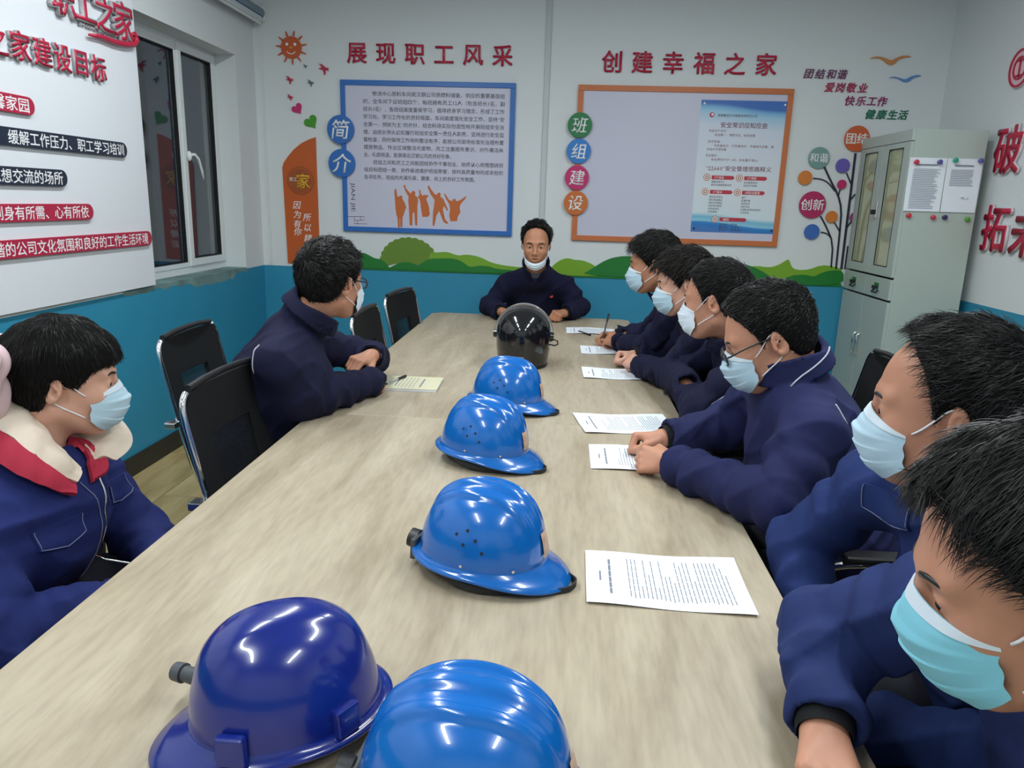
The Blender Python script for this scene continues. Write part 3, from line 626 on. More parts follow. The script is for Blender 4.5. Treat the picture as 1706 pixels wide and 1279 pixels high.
# ------------------------------------------------------------------ steel cabinet in the far right corner (front faces left)
cab = thing('filing_cabinet', 'pale grey green steel cabinet with glazed upper doors in the far right corner', 'cabinet', loc=(1.96, 4.625, 0))
CD, CW, CHH = 0.42, 0.75, 1.925      # depth along +x, width along +y
b = MB(); t_ = 0.018
b.box(0.02, CD, 0, t_, 0.04, CHH); b.box(0.02, CD, CW - t_, CW, 0.04, CHH); b.box(0.02, CD, t_, CW - t_, CHH - t_, CHH); b.box(0.02, CD, t_, CW - t_, 0.04, 0.06); b.box(CD - t_, CD, t_, CW - t_, 0.06, CHH - t_)
b.box(0.0, 0.02, 0, CW, CHH - 0.065, CHH); b.box(0.03, CD - t_, t_, CW - t_, 1.07, 1.085); b.box(0.03, CD - t_, t_, CW - t_, 0.93, 0.945)
b.build('carcass', CAB, cab, bevel=0.003)
MB().box(0.03, CD - 0.02, 0.02, CW - 0.02, 0.0, 0.04).build('plinth', BLACKP, cab)
for z in (1.33, 1.59): MB().box(0.04, CD - t_, t_, CW - t_, z, z + 0.015).build('shelf', CAB, cab)
for z, n_, c_ in ((1.085, 9, rgb(206, 206, 150)), (1.345, 8, rgb(196, 190, 120)), (1.605, 7, rgb(214, 214, 170))):
    for q in range(n_):
        hh_ = 0.15 + 0.05 * random.random(); y0 = 0.06 + q * (CW - 0.12) / n_
        if random.random() < 0.85:
            f_ = MB().box(-0.14, 0.0, 0, 0.052, 0, hh_).build('file_folder', mat('folder_%d' % (q % 3), [rgb(220, 216, 168), rgb(190, 196, 130), rgb(226, 180, 110)][q % 3], .6), None, bevel=0.003)
            f_.location = (1.96 + 0.22, 4.625 + y0, z); tag(f_, 'yellowish file folder on the %s glazed cabinet shelf, %s from the near end' % ({1.085: 'bottom', 1.345: 'middle', 1.605: 'top'}[z], ['first', 'second', 'third', 'fourth', 'fifth', 'sixth', 'seventh', 'eighth', 'ninth'][q]), 'folder', 'file folders inside the glazed cabinet')
def door(y0, y1, z0, z1, glazed):
    d = bpy.data.objects.new('door', None)
    b = MB(); f = 0.085 if glazed else 0
    if glazed:
        b.box(0.0, 0.02, y0, y0 + f, z0, z1); b.box(0.0, 0.02, y1 - f, y1, z0, z1); b.box(0, 0.02, y0 + f, y1 - f, z0, z0 + 0.055); b.box(0, 0.02, y0 + f, y1 - f, z1 - 0.03, z1)
    else: b.box(0.0, 0.02, y0, y1, z0, z1)
    o = b.build('door', CAB, cab, bevel=0.002)
    if glazed:
        MB().box(0.009, 0.012, y0 + f - 0.002, y1 - f + 0.002, z0 + 0.053, z1 - 0.028).build('pane', CABGLASS, o)
        g = MB(); a0, a1, c0_, c1_ = y0 + f, y1 - f, z0 + 0.055, z1 - 0.03
        for q in ((a0, a0 + .004, c0_, c1_), (a1 - .004, a1, c0_, c1_), (a0, a1, c0_, c0_ + .004), (a0, a1, c1_ - .004, c1_)): g.box(-0.001, 0.004, *q)
        g.build('pane_bead', GASK, o)
    return o
h2 = CW / 2
dA = door(0.004, h2 - 0.0015, 1.075, CHH - 0.068, True); dB = door(h2 + 0.0015, CW - 0.004, 1.075, CHH - 0.068, True)
dC = door(0.004, h2 - 0.0015, 0.07, 0.925, False); dD = door(h2 + 0.0015, CW - 0.004, 0.07, 0.925, False)
for (y0, y1) in ((0.004, h2 - 0.0015), (h2 + 0.0015, CW - 0.004)):
    dr = MB().box(0.0, 0.02, y0, y1, 0.938, 1.062).build('drawer', CAB, cab, bevel=0.002); yc = (y0 + y1) / 2
    MB().box(-0.004, 0.0, yc - 0.035, yc + 0.035, 0.985, 1.03).build('label_holder', CHROME, dr, bevel=0.001)
    k_ = MB(); k_.tube([(-0.003, yc - 0.035, 0.985), (-0.018, yc - 0.03, 0.97), (-0.018, yc + 0.03, 0.97), (-0.003, yc + 0.035, 0.985)], 0.005, 8); k_.box(-0.02, -0.003, yc + 0.008, yc + 0.03, 0.99, 1.01); k_.build('handle', BLACKP, dr)
for s, dd in ((-1, dC), (1, dD)):
    MB().tube([(-0.001, h2 + s * 0.03, 0.54), (-0.02, h2 + s * 0.03, 0.55), (-0.02, h2 + s * 0.03, 0.67), (-0.001, h2 + s * 0.03, 0.68)], 0.006, 8).build('handle', CHROME, dd, smooth='auto')
lk = MB(); lk.box(-0.014, 0.0, h2 - 0.045, h2 - 0.012, 1.42, 1.52); lk.build('lock_plate', CHROME, dA, bevel=0.003)
lk = MB(); lk.box(-0.04, -0.01, h2 - 0.035, h2 - 0.02, 1.44, 1.47); lk.build('handle', BLACKP, dA, bevel=0.003)
# papers and magnets on the cabinet side
MSD = frame((1, 0, 0), (0, 0, 1), (0, -1, 0), (0, 4.6235, 0))
for (a, b_, lab, n_) in ((1.965, 2.172, 'left white printed sheet held by magnets on the cabinet side', 24), (2.176, 2.372, 'right white signed sheet held by magnets on the cabinet side', 10)):
    t = thing('printed_sheet', lab, 'paper', M=onwall(MSD, (a + b_) / 2, 1.617), group='sheets on the cabinet side')
    hw = (b_ - a) / 2
    b = MB(); vs = []; fs = []; n = 12
    for i in range(n + 1):
        v = -0.15 + 0.30 * i / n; vs += [(-hw, v, 0.001 + 0.006 * ((n - i) / n) ** 2), (hw, v, 0.001 + 0.004 * ((n - i) / n) ** 2)]
    for i in range(n): fs.append((2 * i, 2 * i + 1, 2 * i + 3, 2 * i + 2))
    b.add(vs, fs); sh = b.build('sheet', PAPER, t, smooth=True)
    pr = MB()
    for i in range(n_):
        v = 0.085 - 0.0095 * i; pr.box(-hw + 0.025, hw - 0.03 - 0.03 * random.random(), v, v + 0.0025, 0.0076, 0.0079)
    pr.box(-hw + 0.04, hw - 0.05, 0.108, 0.114, 0.0076, 0.0079)
    if n_ == 10: pr.tube([(0.0 + 0.01 * math.sin(i * 1.3) + 0.006 * i, -0.07 + 0.008 * math.sin(i * 2.1), 0.0082) for i in range(10)], 0.0008, 4)
    pr.build('printed_lines', INK, t)['kind'] = 'stuff'
for (x_, z_, c_, cn, q) in ((1.996, 1.741, rgb(200, 50, 74), 'crimson', 'at the top left corner of the left sheet'), (2.126, 1.744, rgb(90, 84, 150), 'violet', 'at the top right of the left sheet'), (2.211, 1.756, rgb(30, 160, 126), 'sea green', 'at the top left of the right sheet'), (2.35, 1.757, rgb(90, 100, 170), 'slate blue', 'at the top right of the right sheet'),
                      (2.001, 1.441, rgb(200, 50, 66), 'red', 'below the left sheet, leftmost of the lower four'), (2.141, 1.435, rgb(200, 60, 80), 'rose', 'below the left sheet, second of the lower four'), (2.206, 1.437, rgb(54, 44, 96), 'dark purple', 'below the sheets, third of the lower four'), (2.335, 1.43, rgb(84, 160, 50), 'green', 'below the right sheet, rightmost of the lower four')):
    b = MB(); b.loft([[(r * math.cos(2 * PI * k / 16), r * math.sin(2 * PI * k / 16), w_) for k in range(16)] for r, w_ in ((0.012, 0.0), (0.012, 0.006), (0.009, 0.008), (0.014, 0.011), (0.014, 0.016), (0.010, 0.019))])
    o = b.build('magnet', mat('magnet_' + cn.replace(' ', '_'), c_, .35), smooth='auto'); o.matrix_world = onwall(MSD, x_, z_, 0.0085 if z_ > 1.6 else 0.0005); tag(o, '%s round magnet %s' % (cn, q), 'magnet', 'round magnets on the cabinet side')

# ------------------------------------------------------------------ tables
TOP = wood('laminate_top', rgb(152, 138, 116), rgb(172, 159, 137), rgb(186, 174, 153), 9, 0.42, 0.35, 'Y', True)
EDGE = mat('table_edge_band', rgb(176, 160, 134), 0.5)
LEGM = mat('table_leg_grey', rgb(90, 92, 96), 0.45)
def table(x0, x1, y0, y1, label, ch_=(0.03, 0.03, 0.03, 0.03)):
    t = thing('meeting_table', label, 'table', loc=((x0 + x1) / 2, (y0 + y1) / 2, 0), group='two meeting tables pushed together')
    a, c = (x1 - x0) / 2, (y1 - y0) / 2; k = ch_
    P = [(-a + k[0], -c), (a - k[1], -c), (a, -c + k[1]), (a, c - k[2]), (a - k[2], c), (-a + k[3], c), (-a, c - k[3]), (-a, -c + k[0])]
    o = MB().prism(P, 0.7225, 0.75).build('table_top', [TOP, EDGE], t, bevel=0.0015, bseg=1)
    for p in o.data.polygons: p.material_index = 0 if abs(p.normal.z) > 0.5 else 1
    MB().box(-a + 0.12, a - 0.12, -c + 0.14, -c + 0.16, 0.30, 0.722).build('modesty_panel', EDGE, t) if False else None
    fr = MB(); fr.box(-a + 0.25, a - 0.25, -c + 0.3, -c + 0.34, 0.68, 0.7222); fr.box(-a + 0.25, a - 0.25, c - 0.34, c - 0.3, 0.68, 0.7222); fr.box(-0.04, 0.04, -c + 0.34, c - 0.34, 0.66, 0.7222)
    fr.build('under_frame', LEGM, t, bevel=0.002)
    for sx in (-1, 1):
        for sy in (-1, 1):
            MB().box(sx * (a - 0.28) - 0.03, sx * (a - 0.28) + 0.03, sy * (c - 0.32) - 0.03, sy * (c - 0.32) + 0.03, 0.0, 0.68).build('leg', LEGM, t, bevel=0.003)
    return t
table(-0.812, 0.436, -0.06, 2.335, 'pale wood laminate meeting table in front, carrying the hard hats', (0.03, 0.03, 0.03, 0.035))
table(-0.818, 0.424, 2.3375, 4.70, 'pale wood laminate meeting table at the far end, the black helmet on it', (0.005, 0.005, 0.04, 0.05))

# ------------------------------------------------------------------ papers, notebook, pens
def sheet(p0, p1, p2, p3, label, seed=1, head=True):
    """a printed sheet whose corners lie at four points of the table: near-left, near-right, far-right, far-left"""
    P = [np.array([*q, 0.0]) for q in (p0, p1, p2, p3)]; c = sum(P) / 4
    t = thing('printed_sheet', label, 'paper', loc=(c[0], c[1], 0.7502), group='printed sheets on the table')
    rs = random.Random(seed); nx, ny = 16, 8; vs = []
    ph_ = rs.random() * 6
    def S(u, v, dz=0):
        p = (P[0] * (1 - u) + P[1] * u) * (1 - v) + (P[3] * (1 - u) + P[2] * u) * v - c
        z = 0.0012 + 0.0022 * (1 + math.sin(u * 7 + ph_)) * (0.35 + 0.65 * abs(v - 0.5) * 2) + dz
        return (p[0], p[1], z)
    b = MB(); 
    for j in range(ny + 1):
        for i in range(nx + 1): vs.append(S(i / nx, j / ny))
    fs = [(j * (nx + 1) + i, j * (nx + 1) + i + 1, (j + 1) * (nx + 1) + i + 1, (j + 1) * (nx + 1) + i) for j in range(ny) for i in range(nx)]
    b.add(vs, fs); b.build('sheet', PAPER, t, smooth=True)
    # rows of print run across the short way; the heading is near the left end
    pr = MB(); vsn = []
    def row(u, v0, v1, w_):
        k = 6
        for q in range(k):
            a, e = v0 + (v1 - v0) * q / k, v0 + (v1 - v0) * (q + 0.92) / k
            pr.add([S(u, a, .0003), S(u + w_, a, .0003), S(u + w_, e, .0003), S(u, e, .0003)], [(0, 1, 2, 3)])
    if head:
        row(0.085, 0.42, 0.6, 0.012); row(0.145, 0.18, 0.84, 0.016)
    u = 0.27
    while u < 0.9:
        row(u, 0.12 + rs.random() * 0.04, 0.35 + 0.55 * rs.random() if rs.random() < 0.4 else 0.88, 0.006); u += 0.026
    pr.build('printed_lines', INK, t)['kind'] = 'stuff'; return t
def tp(px, py): q = at(px, py, z=0.75); return (float(q[0]), float(q[1]))
sheet(tp(977, 1006), tp(1264, 1029), tp(1222, 933), tp(975, 920), 'printed sheet lying alone in the foreground right of the hard hats', 1)
sheet((0.100, 1.925), (0.397, 1.925), (0.397, 2.135), (0.100, 2.135), 'printed sheet under the forearm of the man with black glasses', 2)
sheet((0.093, 2.247), (0.39, 2.29), (0.365, 2.50), (0.055, 2.462), 'tilted printed sheet just beyond the fists of the man with glasses', 3)
sheet((0.105, 3.01), (0.40, 3.02), (0.395, 3.22), (0.10, 3.215), 'printed sheet beside the third man from the far end on the right', 4)
sheet((0.106, 3.53), (0.40, 3.55), (0.395, 3.745), (0.104, 3.742), 'printed sheet in front of the clasped hands of the farthest man on the right', 5)
sheet((0.035, 4.10), (0.33, 4.10), (0.33, 4.30), (0.033, 4.305), 'farthest printed sheet, beside the pen near the far end', 6)
nb = thing('notebook', 'yellowish paper notebook with a lined open page by the left man', 'notebook', loc=(-0.60, 2.765, 0.7502), rotz=0.02)
MB().box(-0.145, 0.145, -0.1, 0.1, 0, 0.009).build('page_block', PAPER, nb, bevel=0.001)
NBM = mat('yellow_page', rgb(206, 202, 172), 0.7); MB().box(-0.146, 0.146, -0.101, 0.101, 0.009, 0.0105).build('top_page', NBM, nb)
b = MB(); b.box(0.075, 0.081, -0.07, 0.06, 0.0105, 0.0108); b.box(-0.02, -0.015, -0.06, 0.06, 0.0105, 0.0108)
for i in range(5): b.box(-0.005 + 0.014 * i, -0.003 + 0.014 * i, -0.08, 0.08, 0.0105, 0.0107)
b.build('printed_lines', INK, nb)['kind'] = 'stuff'
CLEARP = mat('clear_plastic', (0.85, 0.9, 0.92, 1), 0.1, trans=0.8)
def pen(p, q, label, body, group='pens on the table'):
    p = np.array(p, float); q = np.array(q, float); c = (p + q) / 2; d = (q - p); L = np.linalg.norm(d); d /= L
    t = thing('ballpoint_pen', label, 'pen', loc=tuple(c), group=group)
    P = lambda s: tuple(d * (s - 0.5) * L)
    MB().tube([P(0.10), P(0.70)], 0.0042, 10).build('barrel', body, t, smooth='auto')
    MB().tube([P(0.0), P(0.03), P(0.10)], [0.0008, 0.0022, 0.0042], 10).build('tip', BLACKP, t, smooth='auto')
    MB().tube([P(0.10), P(0.19)], 0.0046, 10).build('grip', BLACKP, t, smooth='auto')
    MB().tube([P(0.68), P(1.0)], 0.0052, 10).build('cap', BLACKP, t, smooth='auto'); return t
pen(at(636, 642, z=0.766), at(676, 626, z=0.7665), 'clear ballpoint pen with black cap lying on the notebook', CLEARP)
pen((0.10, 4.165, 0.756), (0.165, 4.04, 0.756), 'black pen lying on the farthest printed sheet', BLACKP)

# ------------------------------------------------------------------ chairs
def chair_parts(t):
    """conference chair, seat towards +x"""
    W2 = 0.235
    # one closed chrome hoop round the back, running down into the sled base
    def side(s):
        y = s * W2
        return [(-0.285, s * 0.19, 0.955), (-0.283, y * 0.97, 0.93), (-0.275, y, 0.88), (-0.235, y, 0.70), (-0.195, y, 0.52), (-0.16, y, 0.42), (-0.06, y, 0.395), (0.12, y, 0.39), (0.20, y, 0.37), (0.235, y, 0.31), (0.22, y, 0.06), (0.19, y, 0.02), (0.12, y, 0.014), (-0.20, y, 0.014)]
    for s in (-1, 1):
        MB().tube(smoothpts(side(s), 2, False), 0.0085, 10).build('side_frame', CHROME, t, smooth='auto')
    MB().tube([(-0.285, -0.19, 0.955), (-0.287, -0.1, 0.962), (-0.288, 0, 0.964), (-0.287, 0.1, 0.962), (-0.285, 0.19, 0.955)], 0.010, 10).build('top_rail', BLACKP, t, smooth='auto')
    MB().tube([(-0.20, -W2, 0.014), (-0.215, -W2 * 0.9, 0.014), (-0.215, W2 * 0.9, 0.014), (-0.20, W2, 0.014)], 0.0105, 10).build('floor_rail', CHROME, t, smooth='auto')
    # backrest: padded border with a mesh window
    def bk(u, v, off):   # u across -1..1, v up 0..1
        z = 0.47 + v * 0.475; x = -0.182 - 0.100 * v - 0.012 * math.sin(v * PI) + 0.022 * (1 - u * u) * -1 + off
        wv = W2 * (0.955 if v < 0.93 else 0.955 - (v - 0.93) * 1.6)
        return (x, u * wv, z)
    b = MB(); n, m_ = 16, 14
    hole = lambda u, v: abs(u) < 0.52 and 0.22 < v < 0.70
    us = np.linspace(-1, 1, n + 1); vv = np.linspace(0, 1, m_ + 1)
    vs = []; fs = []
    for off in (0.012, -0.006):
        for v in vv:
            for u in us: vs.append(bk(u, v, off * (1 - 0.5 * abs(u) ** 6)))
    N = (n + 1) * (m_ + 1); g = lambda i, j, k: k * N + j * (n + 1) + i
    cell = {(i, j): not hole((us[i] + us[i + 1]) / 2, (vv[j] + vv[j + 1]) / 2) for i in range(n) for j in range(m_)}
    for (i, j), s_ in cell.items():
        if not s_: continue
        fs.append((g(i, j, 0), g(i + 1, j, 0), g(i + 1, j + 1, 0), g(i, j + 1, 0))); fs.append((g(i, j + 1, 1), g(i + 1, j + 1, 1), g(i + 1, j, 1), g(i, j, 1)))
        for di, dj, a, c_ in ((-1, 0, (i, j + 1), (i, j)), (1, 0, (i + 1, j), (i + 1, j + 1)), (0, -1, (i, j), (i + 1, j)), (0, 1, (i + 1, j + 1), (i, j + 1))):
            if not cell.get((i + di, j + dj), False): fs.append((g(*a, 0), g(*c_, 0), g(*c_, 1), g(*a, 1)))
    b.add(vs, fs); b.build('backrest', BLACKF, t, smooth='auto')
    mesh_w = MB(); vs = []; fs = []
    for v in np.linspace(0.2, 0.72, 40):
        a = bk(-0.54, v, 0.003); c_ = bk(0.54, v, 0.003); mid = bk(0, v, 0.003); mesh_w.tube([a, bk(-.27, v, .003), mid, bk(.27, v, .003), c_], 0.0019, 4)
    for u in np.linspace(-0.54, 0.54, 26): mesh_w.tube([bk(u, v, 0.003) for v in np.linspace(0.2, 0.72, 5)], 0.0014, 4)
    o = mesh_w.build('mesh_window', BLACKF, t); o['kind'] = 'stuff'
    st = MB(); rings = []
    for x_, w_, z0, z1 in ((-0.19, 0.19, 0.42, 0.455), (-0.17, 0.218, 0.412, 0.468), (0.0, 0.222, 0.41, 0.462), (0.18, 0.222, 0.41, 0.468), (0.235, 0.215, 0.41, 0.46), (0.25, 0.19, 0.418, 0.44)):
        rings.append([(x_, w_ * math.copysign(abs(math.cos(a)) ** 0.45, math.cos(a)), (z0 + z1) / 2 + (z1 - z0) / 2 * math.copysign(abs(math.sin(a)) ** 0.7, math.sin(a))) for a in np.linspace(0, 2 * PI, 24, endpoint=False)])
    st.loft(rings); st.build('seat', BLACKF, t, smooth='auto')
    for s in (-1, 1):
        y = s * (W2 + 0.018)
        cl = MB(); cl.box(-0.262, -0.222, y - 0.022, y + 0.008 if s > 0 else y + 0.022, 0.652, 0.672); cl.build('chrome_bracket', CHROME, t, bevel=0.003)
        MB().tube(smoothpts([(-0.235, y, 0.662), (-0.12, y, 0.668), (0.10, y, 0.668), (0.165, y, 0.64), (0.155, y, 0.5), (0.12, y, 0.40)], 2, False), 0.011, 10).build('arm_tube', CHROME, t, smooth='auto')
        MB().box(-0.15, 0.11, y - 0.024, y + 0.024, 0.672, 0.692).build('arm_pad', BLACKP, t, bevel=0.008, bseg=3)
CH = []
def chair(x, y, deg, label):
    if not CH:
        t = thing('conference_chair', label, 'chair', loc=(0, 0, 0), group='black conference chairs'); chair_parts(t); CH.append(t)
    else: t = copy_tree(CH[0]); t['label'] = label
    t.location = (x, y, 0); t.rotation_euler = (0, 0, math.radians(deg)); return t
chair(-1.10, 2.66, 2, 'black chair of the left person with folded arms, against the blue wall')
chair(-0.665, 1.99, -2, 'empty black chair pushed to the table, in front of the man in glasses')
chair(-0.60, 3.29, 0, 'empty black chair half hidden behind the left man')
chair(-0.60, 3.97, -8, 'empty black chair at the far left end of the table')

# ------------------------------------------------------------------ hard hats
HB = mat('hat_blue_plastic', rgb(12, 98, 180), 0.2, noise=(14, 0.25), dark=0.93, coat=0.4)
HN = mat('hat_navy_plastic', rgb(14, 34, 120), 0.22, noise=(14, 0.25), dark=0.93, coat=0.4)
STRAP = mat('webbing_black', (0.02, 0.021, 0.023, 1), 0.7, bump=(700, 0.3, 0.001)); GREYPL = mat('grey_plastic', rgb(70, 74, 78), 0.45)
def hat_surface(kind, A, Bw, Hh):
    """dome as (phi around, s from rim 0 to top 1); visor towards +x"""
    nphi, ns = 144, 64; V = []
    for j in range(ns + 1):
        s = j / ns
        for i in range(nphi):
            ph = 2 * PI * i / nphi; c, sn_ = math.cos(ph), math.sin(ph)
            th_ = s * PI / 2
            rr = math.cos(th_) ** 0.72 if s < 1 else 0.0; zz = math.sin(th_) ** 1.05 * Hh
            ex = A if c > 0 else A * 1.02
            x, y = ex * c * rr, Bw * sn_ * rr
            x += -0.004 * (1 - s)
            # ribs along the crown
            h = zz / Hh
            if kind == 'ribs':
                rib = 0
                for yc, wd, am in ((0.0, 0.014, 0.0100), (0.038, 0.0085, 0.0075), (-0.038, 0.0085, 0.0075)):
                    rib += am * math.exp(-((y - yc * (1.15 - 0.3 * abs(x) / A)) / wd) ** 4)
                rib *= max(0, min(1, (h - 0.45) / 0.3))
            else:
                k_ = max(0, min(1, (h - 0.45) / 0.25)); yy = abs(y); rib = 0.006 * k_ / (1 + math.exp((yy - 0.034 * (1.05 + 0.25 * (x / A))) / 0.0035))
            nz = max(0.0, h); x *= 1 + rib / A * (1 - nz); y *= 1 + rib / Bw * (1 - nz); zz += rib * (0.3 + 0.7 * nz)
            V.append((x, y, zz))
    return V, nphi, ns
def brim_r(ph, kind):
    c = math.cos(ph); base = 0.012
    f = max(0, c); visor = 0.040 * (f ** 2.2 if kind == 'ribs' else f ** 2.6)
    return base + visor + (0.006 * max(0, -c) ** 2)
def hard_hat(name, m, loc, rotz, pitch, roll, label, kind='ribs', A=0.125, Bw=0.104, Hh=0.131, knob=True, lean=0.0):
    R_ = Matrix.Translation(loc) @ Matrix.Rotation(rotz, 4, 'Z') @ Matrix.Rotation(pitch, 4, 'Y') @ Matrix.Rotation(roll, 4, 'X')
    t = thing(name, label, 'hard hat', M=R_, group='hard hats down the middle of the table')
    V, n, ns = hat_surface(kind, A, Bw, Hh); b = MB(); vs = []; fs = []
    prof = [(-0.004, -0.010, 0.25), (0.0, -0.012, 1.0), (0.0, -0.0085, 1.02), (0.0, -0.003, 0.5), (0, 0.0035, 0.12)]
    rings = []
    def brimpt(i, k, dz, fr):
        ph = 2 * PI * i / n; x, y, z = V[i]; e = brim_r(ph, kind) * fr; L_ = math.hypot(x, y); c = max(0, math.cos(ph))
        drop = -0.020 * c ** 1.6 * fr - 0.004 * max(0, -math.cos(ph)) + 0.006 * abs(math.sin(ph)) ** 2 * 0
        ex, ey = x / L_, y / L_
        if c > 0: ex, ey = ex * (1 - c * 0.5) + c * 0.5, ey * (1 - 0.35 * c)
        return (x + ex * e, y + ey * e, z + dz + drop)
    under = [(-0.012, 0.02), (-0.0125, 0.55), (-0.0125, 0.97), (-0.0105, 1.0), (-0.0075, 0.99), (-0.0055, 0.6), (-0.002, 0.2), (0.002, 0.04)]
    for (dz, fr) in under: rings.append([brimpt(i, 0, dz, fr) for i in range(n)])
    for j in range(1, ns): rings.append([V[j * n + i] for i in range(n)])
    inner = [[(V[j * n + i][0] * 0.965, V[j * n + i][1] * 0.96, V[j * n + i][2] * 0.97 - 0.002) for i in range(n)] for j in range(ns - 1, 0, -4)]
    b.loft(rings, False, True)
    b.loft(inner + [[(V[i][0] * 0.965, V[i][1] * 0.96, -0.0125) for i in range(n)]], True, False)
    # bridge the inner lip to the underside of the brim
    L0 = [brimpt(i, 0, -0.012, 0.02) for i in range(n)]; L1 = [(V[i][0] * 0.965, V[i][1] * 0.96, -0.0125) for i in range(n)]
    b.loft([L0, L1], False, False)
    b.build('shell', m, t, smooth=True)
    def surf(ph, s, off=0.0):   # point and normal on the dome
        def P(ph, s):
            th_ = s * PI / 2; rr = math.cos(th_) ** 0.72; return np.array([A * math.cos(ph) * rr, Bw * math.sin(ph) * rr, math.sin(th_) ** 1.05 * Hh])
        p = P(ph, s); a = P(ph + 0.01, s) - p; c_ = P(ph, s + 0.01) - p; nn = np.cross(a, c_); nn /= np.linalg.norm(nn); return p + nn * off, nn
    if kind == 'ribs':
        for sd in (-1, 1):
            for (da, s) in ((-0.05, 0.40), (0.13, 0.34), (-0.21, 0.32), (0.31, 0.275), (-0.02, 0.26), (-0.33, 0.215)):
                p, nn = surf(sd * (PI / 2 + 0.08 + da), s, -0.002)
                MB().tube([p, p + nn * 0.0027], 0.0032, 12).build('vent_hole', mat('vent_dark', (0.01, 0.015, 0.03, 1), .8), t)
            for da in (0.05, -0.75):
                p, nn = surf(sd * (PI / 2 + da), 0.055, -0.001); MB().tube([p, p + nn * 0.003], [0.0035, 0.0028], 10).build('rivet', CHROME, t)
        for sd in (-1,):
            pass
        lab_ = MB(); g = []
        for i in range(5):
            for j in range(5):
                p, nn = surf(-0.14 + 0.07 * i, 0.10 + 0.06 * j, 0.0006); g.append(p)
        lab_.add(g, [(i * 5 + j, (i + 1) * 5 + j, (i + 1) * 5 + j + 1, i * 5 + j + 1) for i in range(4) for j in range(4)])
        lab_.build('front_sticker', mat('worn_sticker', rgb(190, 160, 140), .6, noise=(60, .2)), t)
    else:
        for sd in (-1, 1):
            for da in (0.55, -0.62):
                p, nn = surf(sd * (PI / 2) + da, 0.06, 0.004); o = MB().box(-0.018, 0.018, -0.006, 0.008, -0.016, 0.022).build('slot_boss', m, t, bevel=0.004, bseg=3)
                zz = Vector((0, 0, 1)); yv = Vector(nn); xv = yv.cross(zz).normalized(); zz = xv.cross(yv)
                mm = Matrix.Identity(4)
                for r in range(3): mm[r][0] = xv[r]; mm[r][1] = yv[r]; mm[r][2] = zz[r]; mm[r][3] = p[r]
                o.matrix_local = mm
    # suspension: headband, straps, ratchet at the back, chin strap
    def band(z0, z1, ka, kb, nm, mm, a0=0, a1=2 * PI, off=0, th=0.002, tilt=0):
        N_ = 48; q = MB(); rings = []
        for i in range(N_ + 1):
            a = a0 + (a1 - a0) * i / N_; x, y = ka * math.cos(a), kb * math.sin(a); dz = -tilt * math.cos(a)
            rings.append([(x, y, z0 + dz), (x, y, z1 + dz), (x * (1 - th / ka), y * (1 - th / kb), z1 + dz), (x * (1 - th / ka), y * (1 - th / kb), z0 + dz)])
        q.loft(rings); return q.build(nm, mm, t)
    band(-0.030, 0.002, A * 0.86, Bw * 0.86, 'headband', GREYPL, tilt=0.004)
    band(-0.034, -0.012, A * 0.93, Bw * 0.84, 'rear_strap', STRAP, PI * 0.62, PI * 1.38, tilt=-0.010)
    if knob:
        kb = MB(); kb.tube([(-A - 0.016, -0.01, -0.012), (-A - 0.034, -0.01, -0.010)], [0.020, 0.019], 16); kb.build('ratchet_knob', BLACKP, t, smooth='auto')
        MB().box(-A - 0.017, -A - 0.006, -0.045, 0.045, -0.038, 0.004).build('ratchet_housing', GREYPL, t, bevel=0.003)
    cs = MB(); pts = [(-0.06, -Bw * 0.93, -0.012), (-0.03, -Bw * 0.98, -0.026), (0.03, -Bw * 1.0, -0.030), (0.09, -Bw * 0.7, -0.0335), (A + 0.050, -0.03, -0.030), (A + 0.064, 0.0, -0.024), (A + 0.050, 0.03, -0.0305), (0.09, Bw * 0.7, -0.0335), (0.0, Bw * 0.95, -0.028), (-0.05, Bw * 0.9, -0.012)]
    P_ = smoothpts(pts, 2, False); rings = []
    for i, p in enumerate(P_):
        rings.append([(p[0], p[1], p[2] - 0.006), (p[0], p[1], p[2] + 0.006), (p[0] * 0.985, p[1] * 0.985, p[2] + 0.006), (p[0] * 0.985, p[1] * 0.985, p[2] - 0.006)])
    cs.loft(rings)
    if kind == 'ribs': cs.build('chin_strap', STRAP, t)
    return t
hard_hat('hard_hat', HB, (-0.168, 2.50, 0.794), -0.30, 0.05, 0.0, 'mid blue hard hat farthest away, just in front of the black helmet', knob=False)
hard_hat('hard_hat', HB, (-0.19, 1.955, 0.796), -0.42, 0.07, 0.0, 'mid blue hard hat second from the far end, tilted down at its visor', knob=False)
hard_hat('hard_hat', HB, (-0.125, 1.325, 0.794), -0.30, 0.05, 0.0, 'mid blue hard hat with black ratchet knob, nearest of the three in line')
hard_hat('hard_hat', HB, (-0.080, 0.725, 0.794), -0.12, 0.04, 0.0, 'mid blue hard hat cut by the bottom edge of the view')
h4 = hard_hat('hard_hat', HN, (-0.346, 0.845, 0.793), PI + 0.50, 0.05, 0.0, 'dark royal blue hard hat in the foreground left', kind='vgard', knob=False, A=0.121, Bw=0.100, Hh=0.132)
k4 = MB(); k4.tube([(0.080, -0.078, 0.002), (0.104, -0.102, 0.002)], 0.006, 12); k4.tube([(0.102, -0.100, 0.002), (0.119, -0.117, 0.003)], [0.012, 0.011], 16); k4.tube([(0.120, -0.118, 0.003), (0.131, -0.129, 0.003)], [0.014, 0.013], 16)
o = k4.build('side_knob', GREYPL, h4, smooth='auto'); plab(o, 'grey knob sticking out at the side')

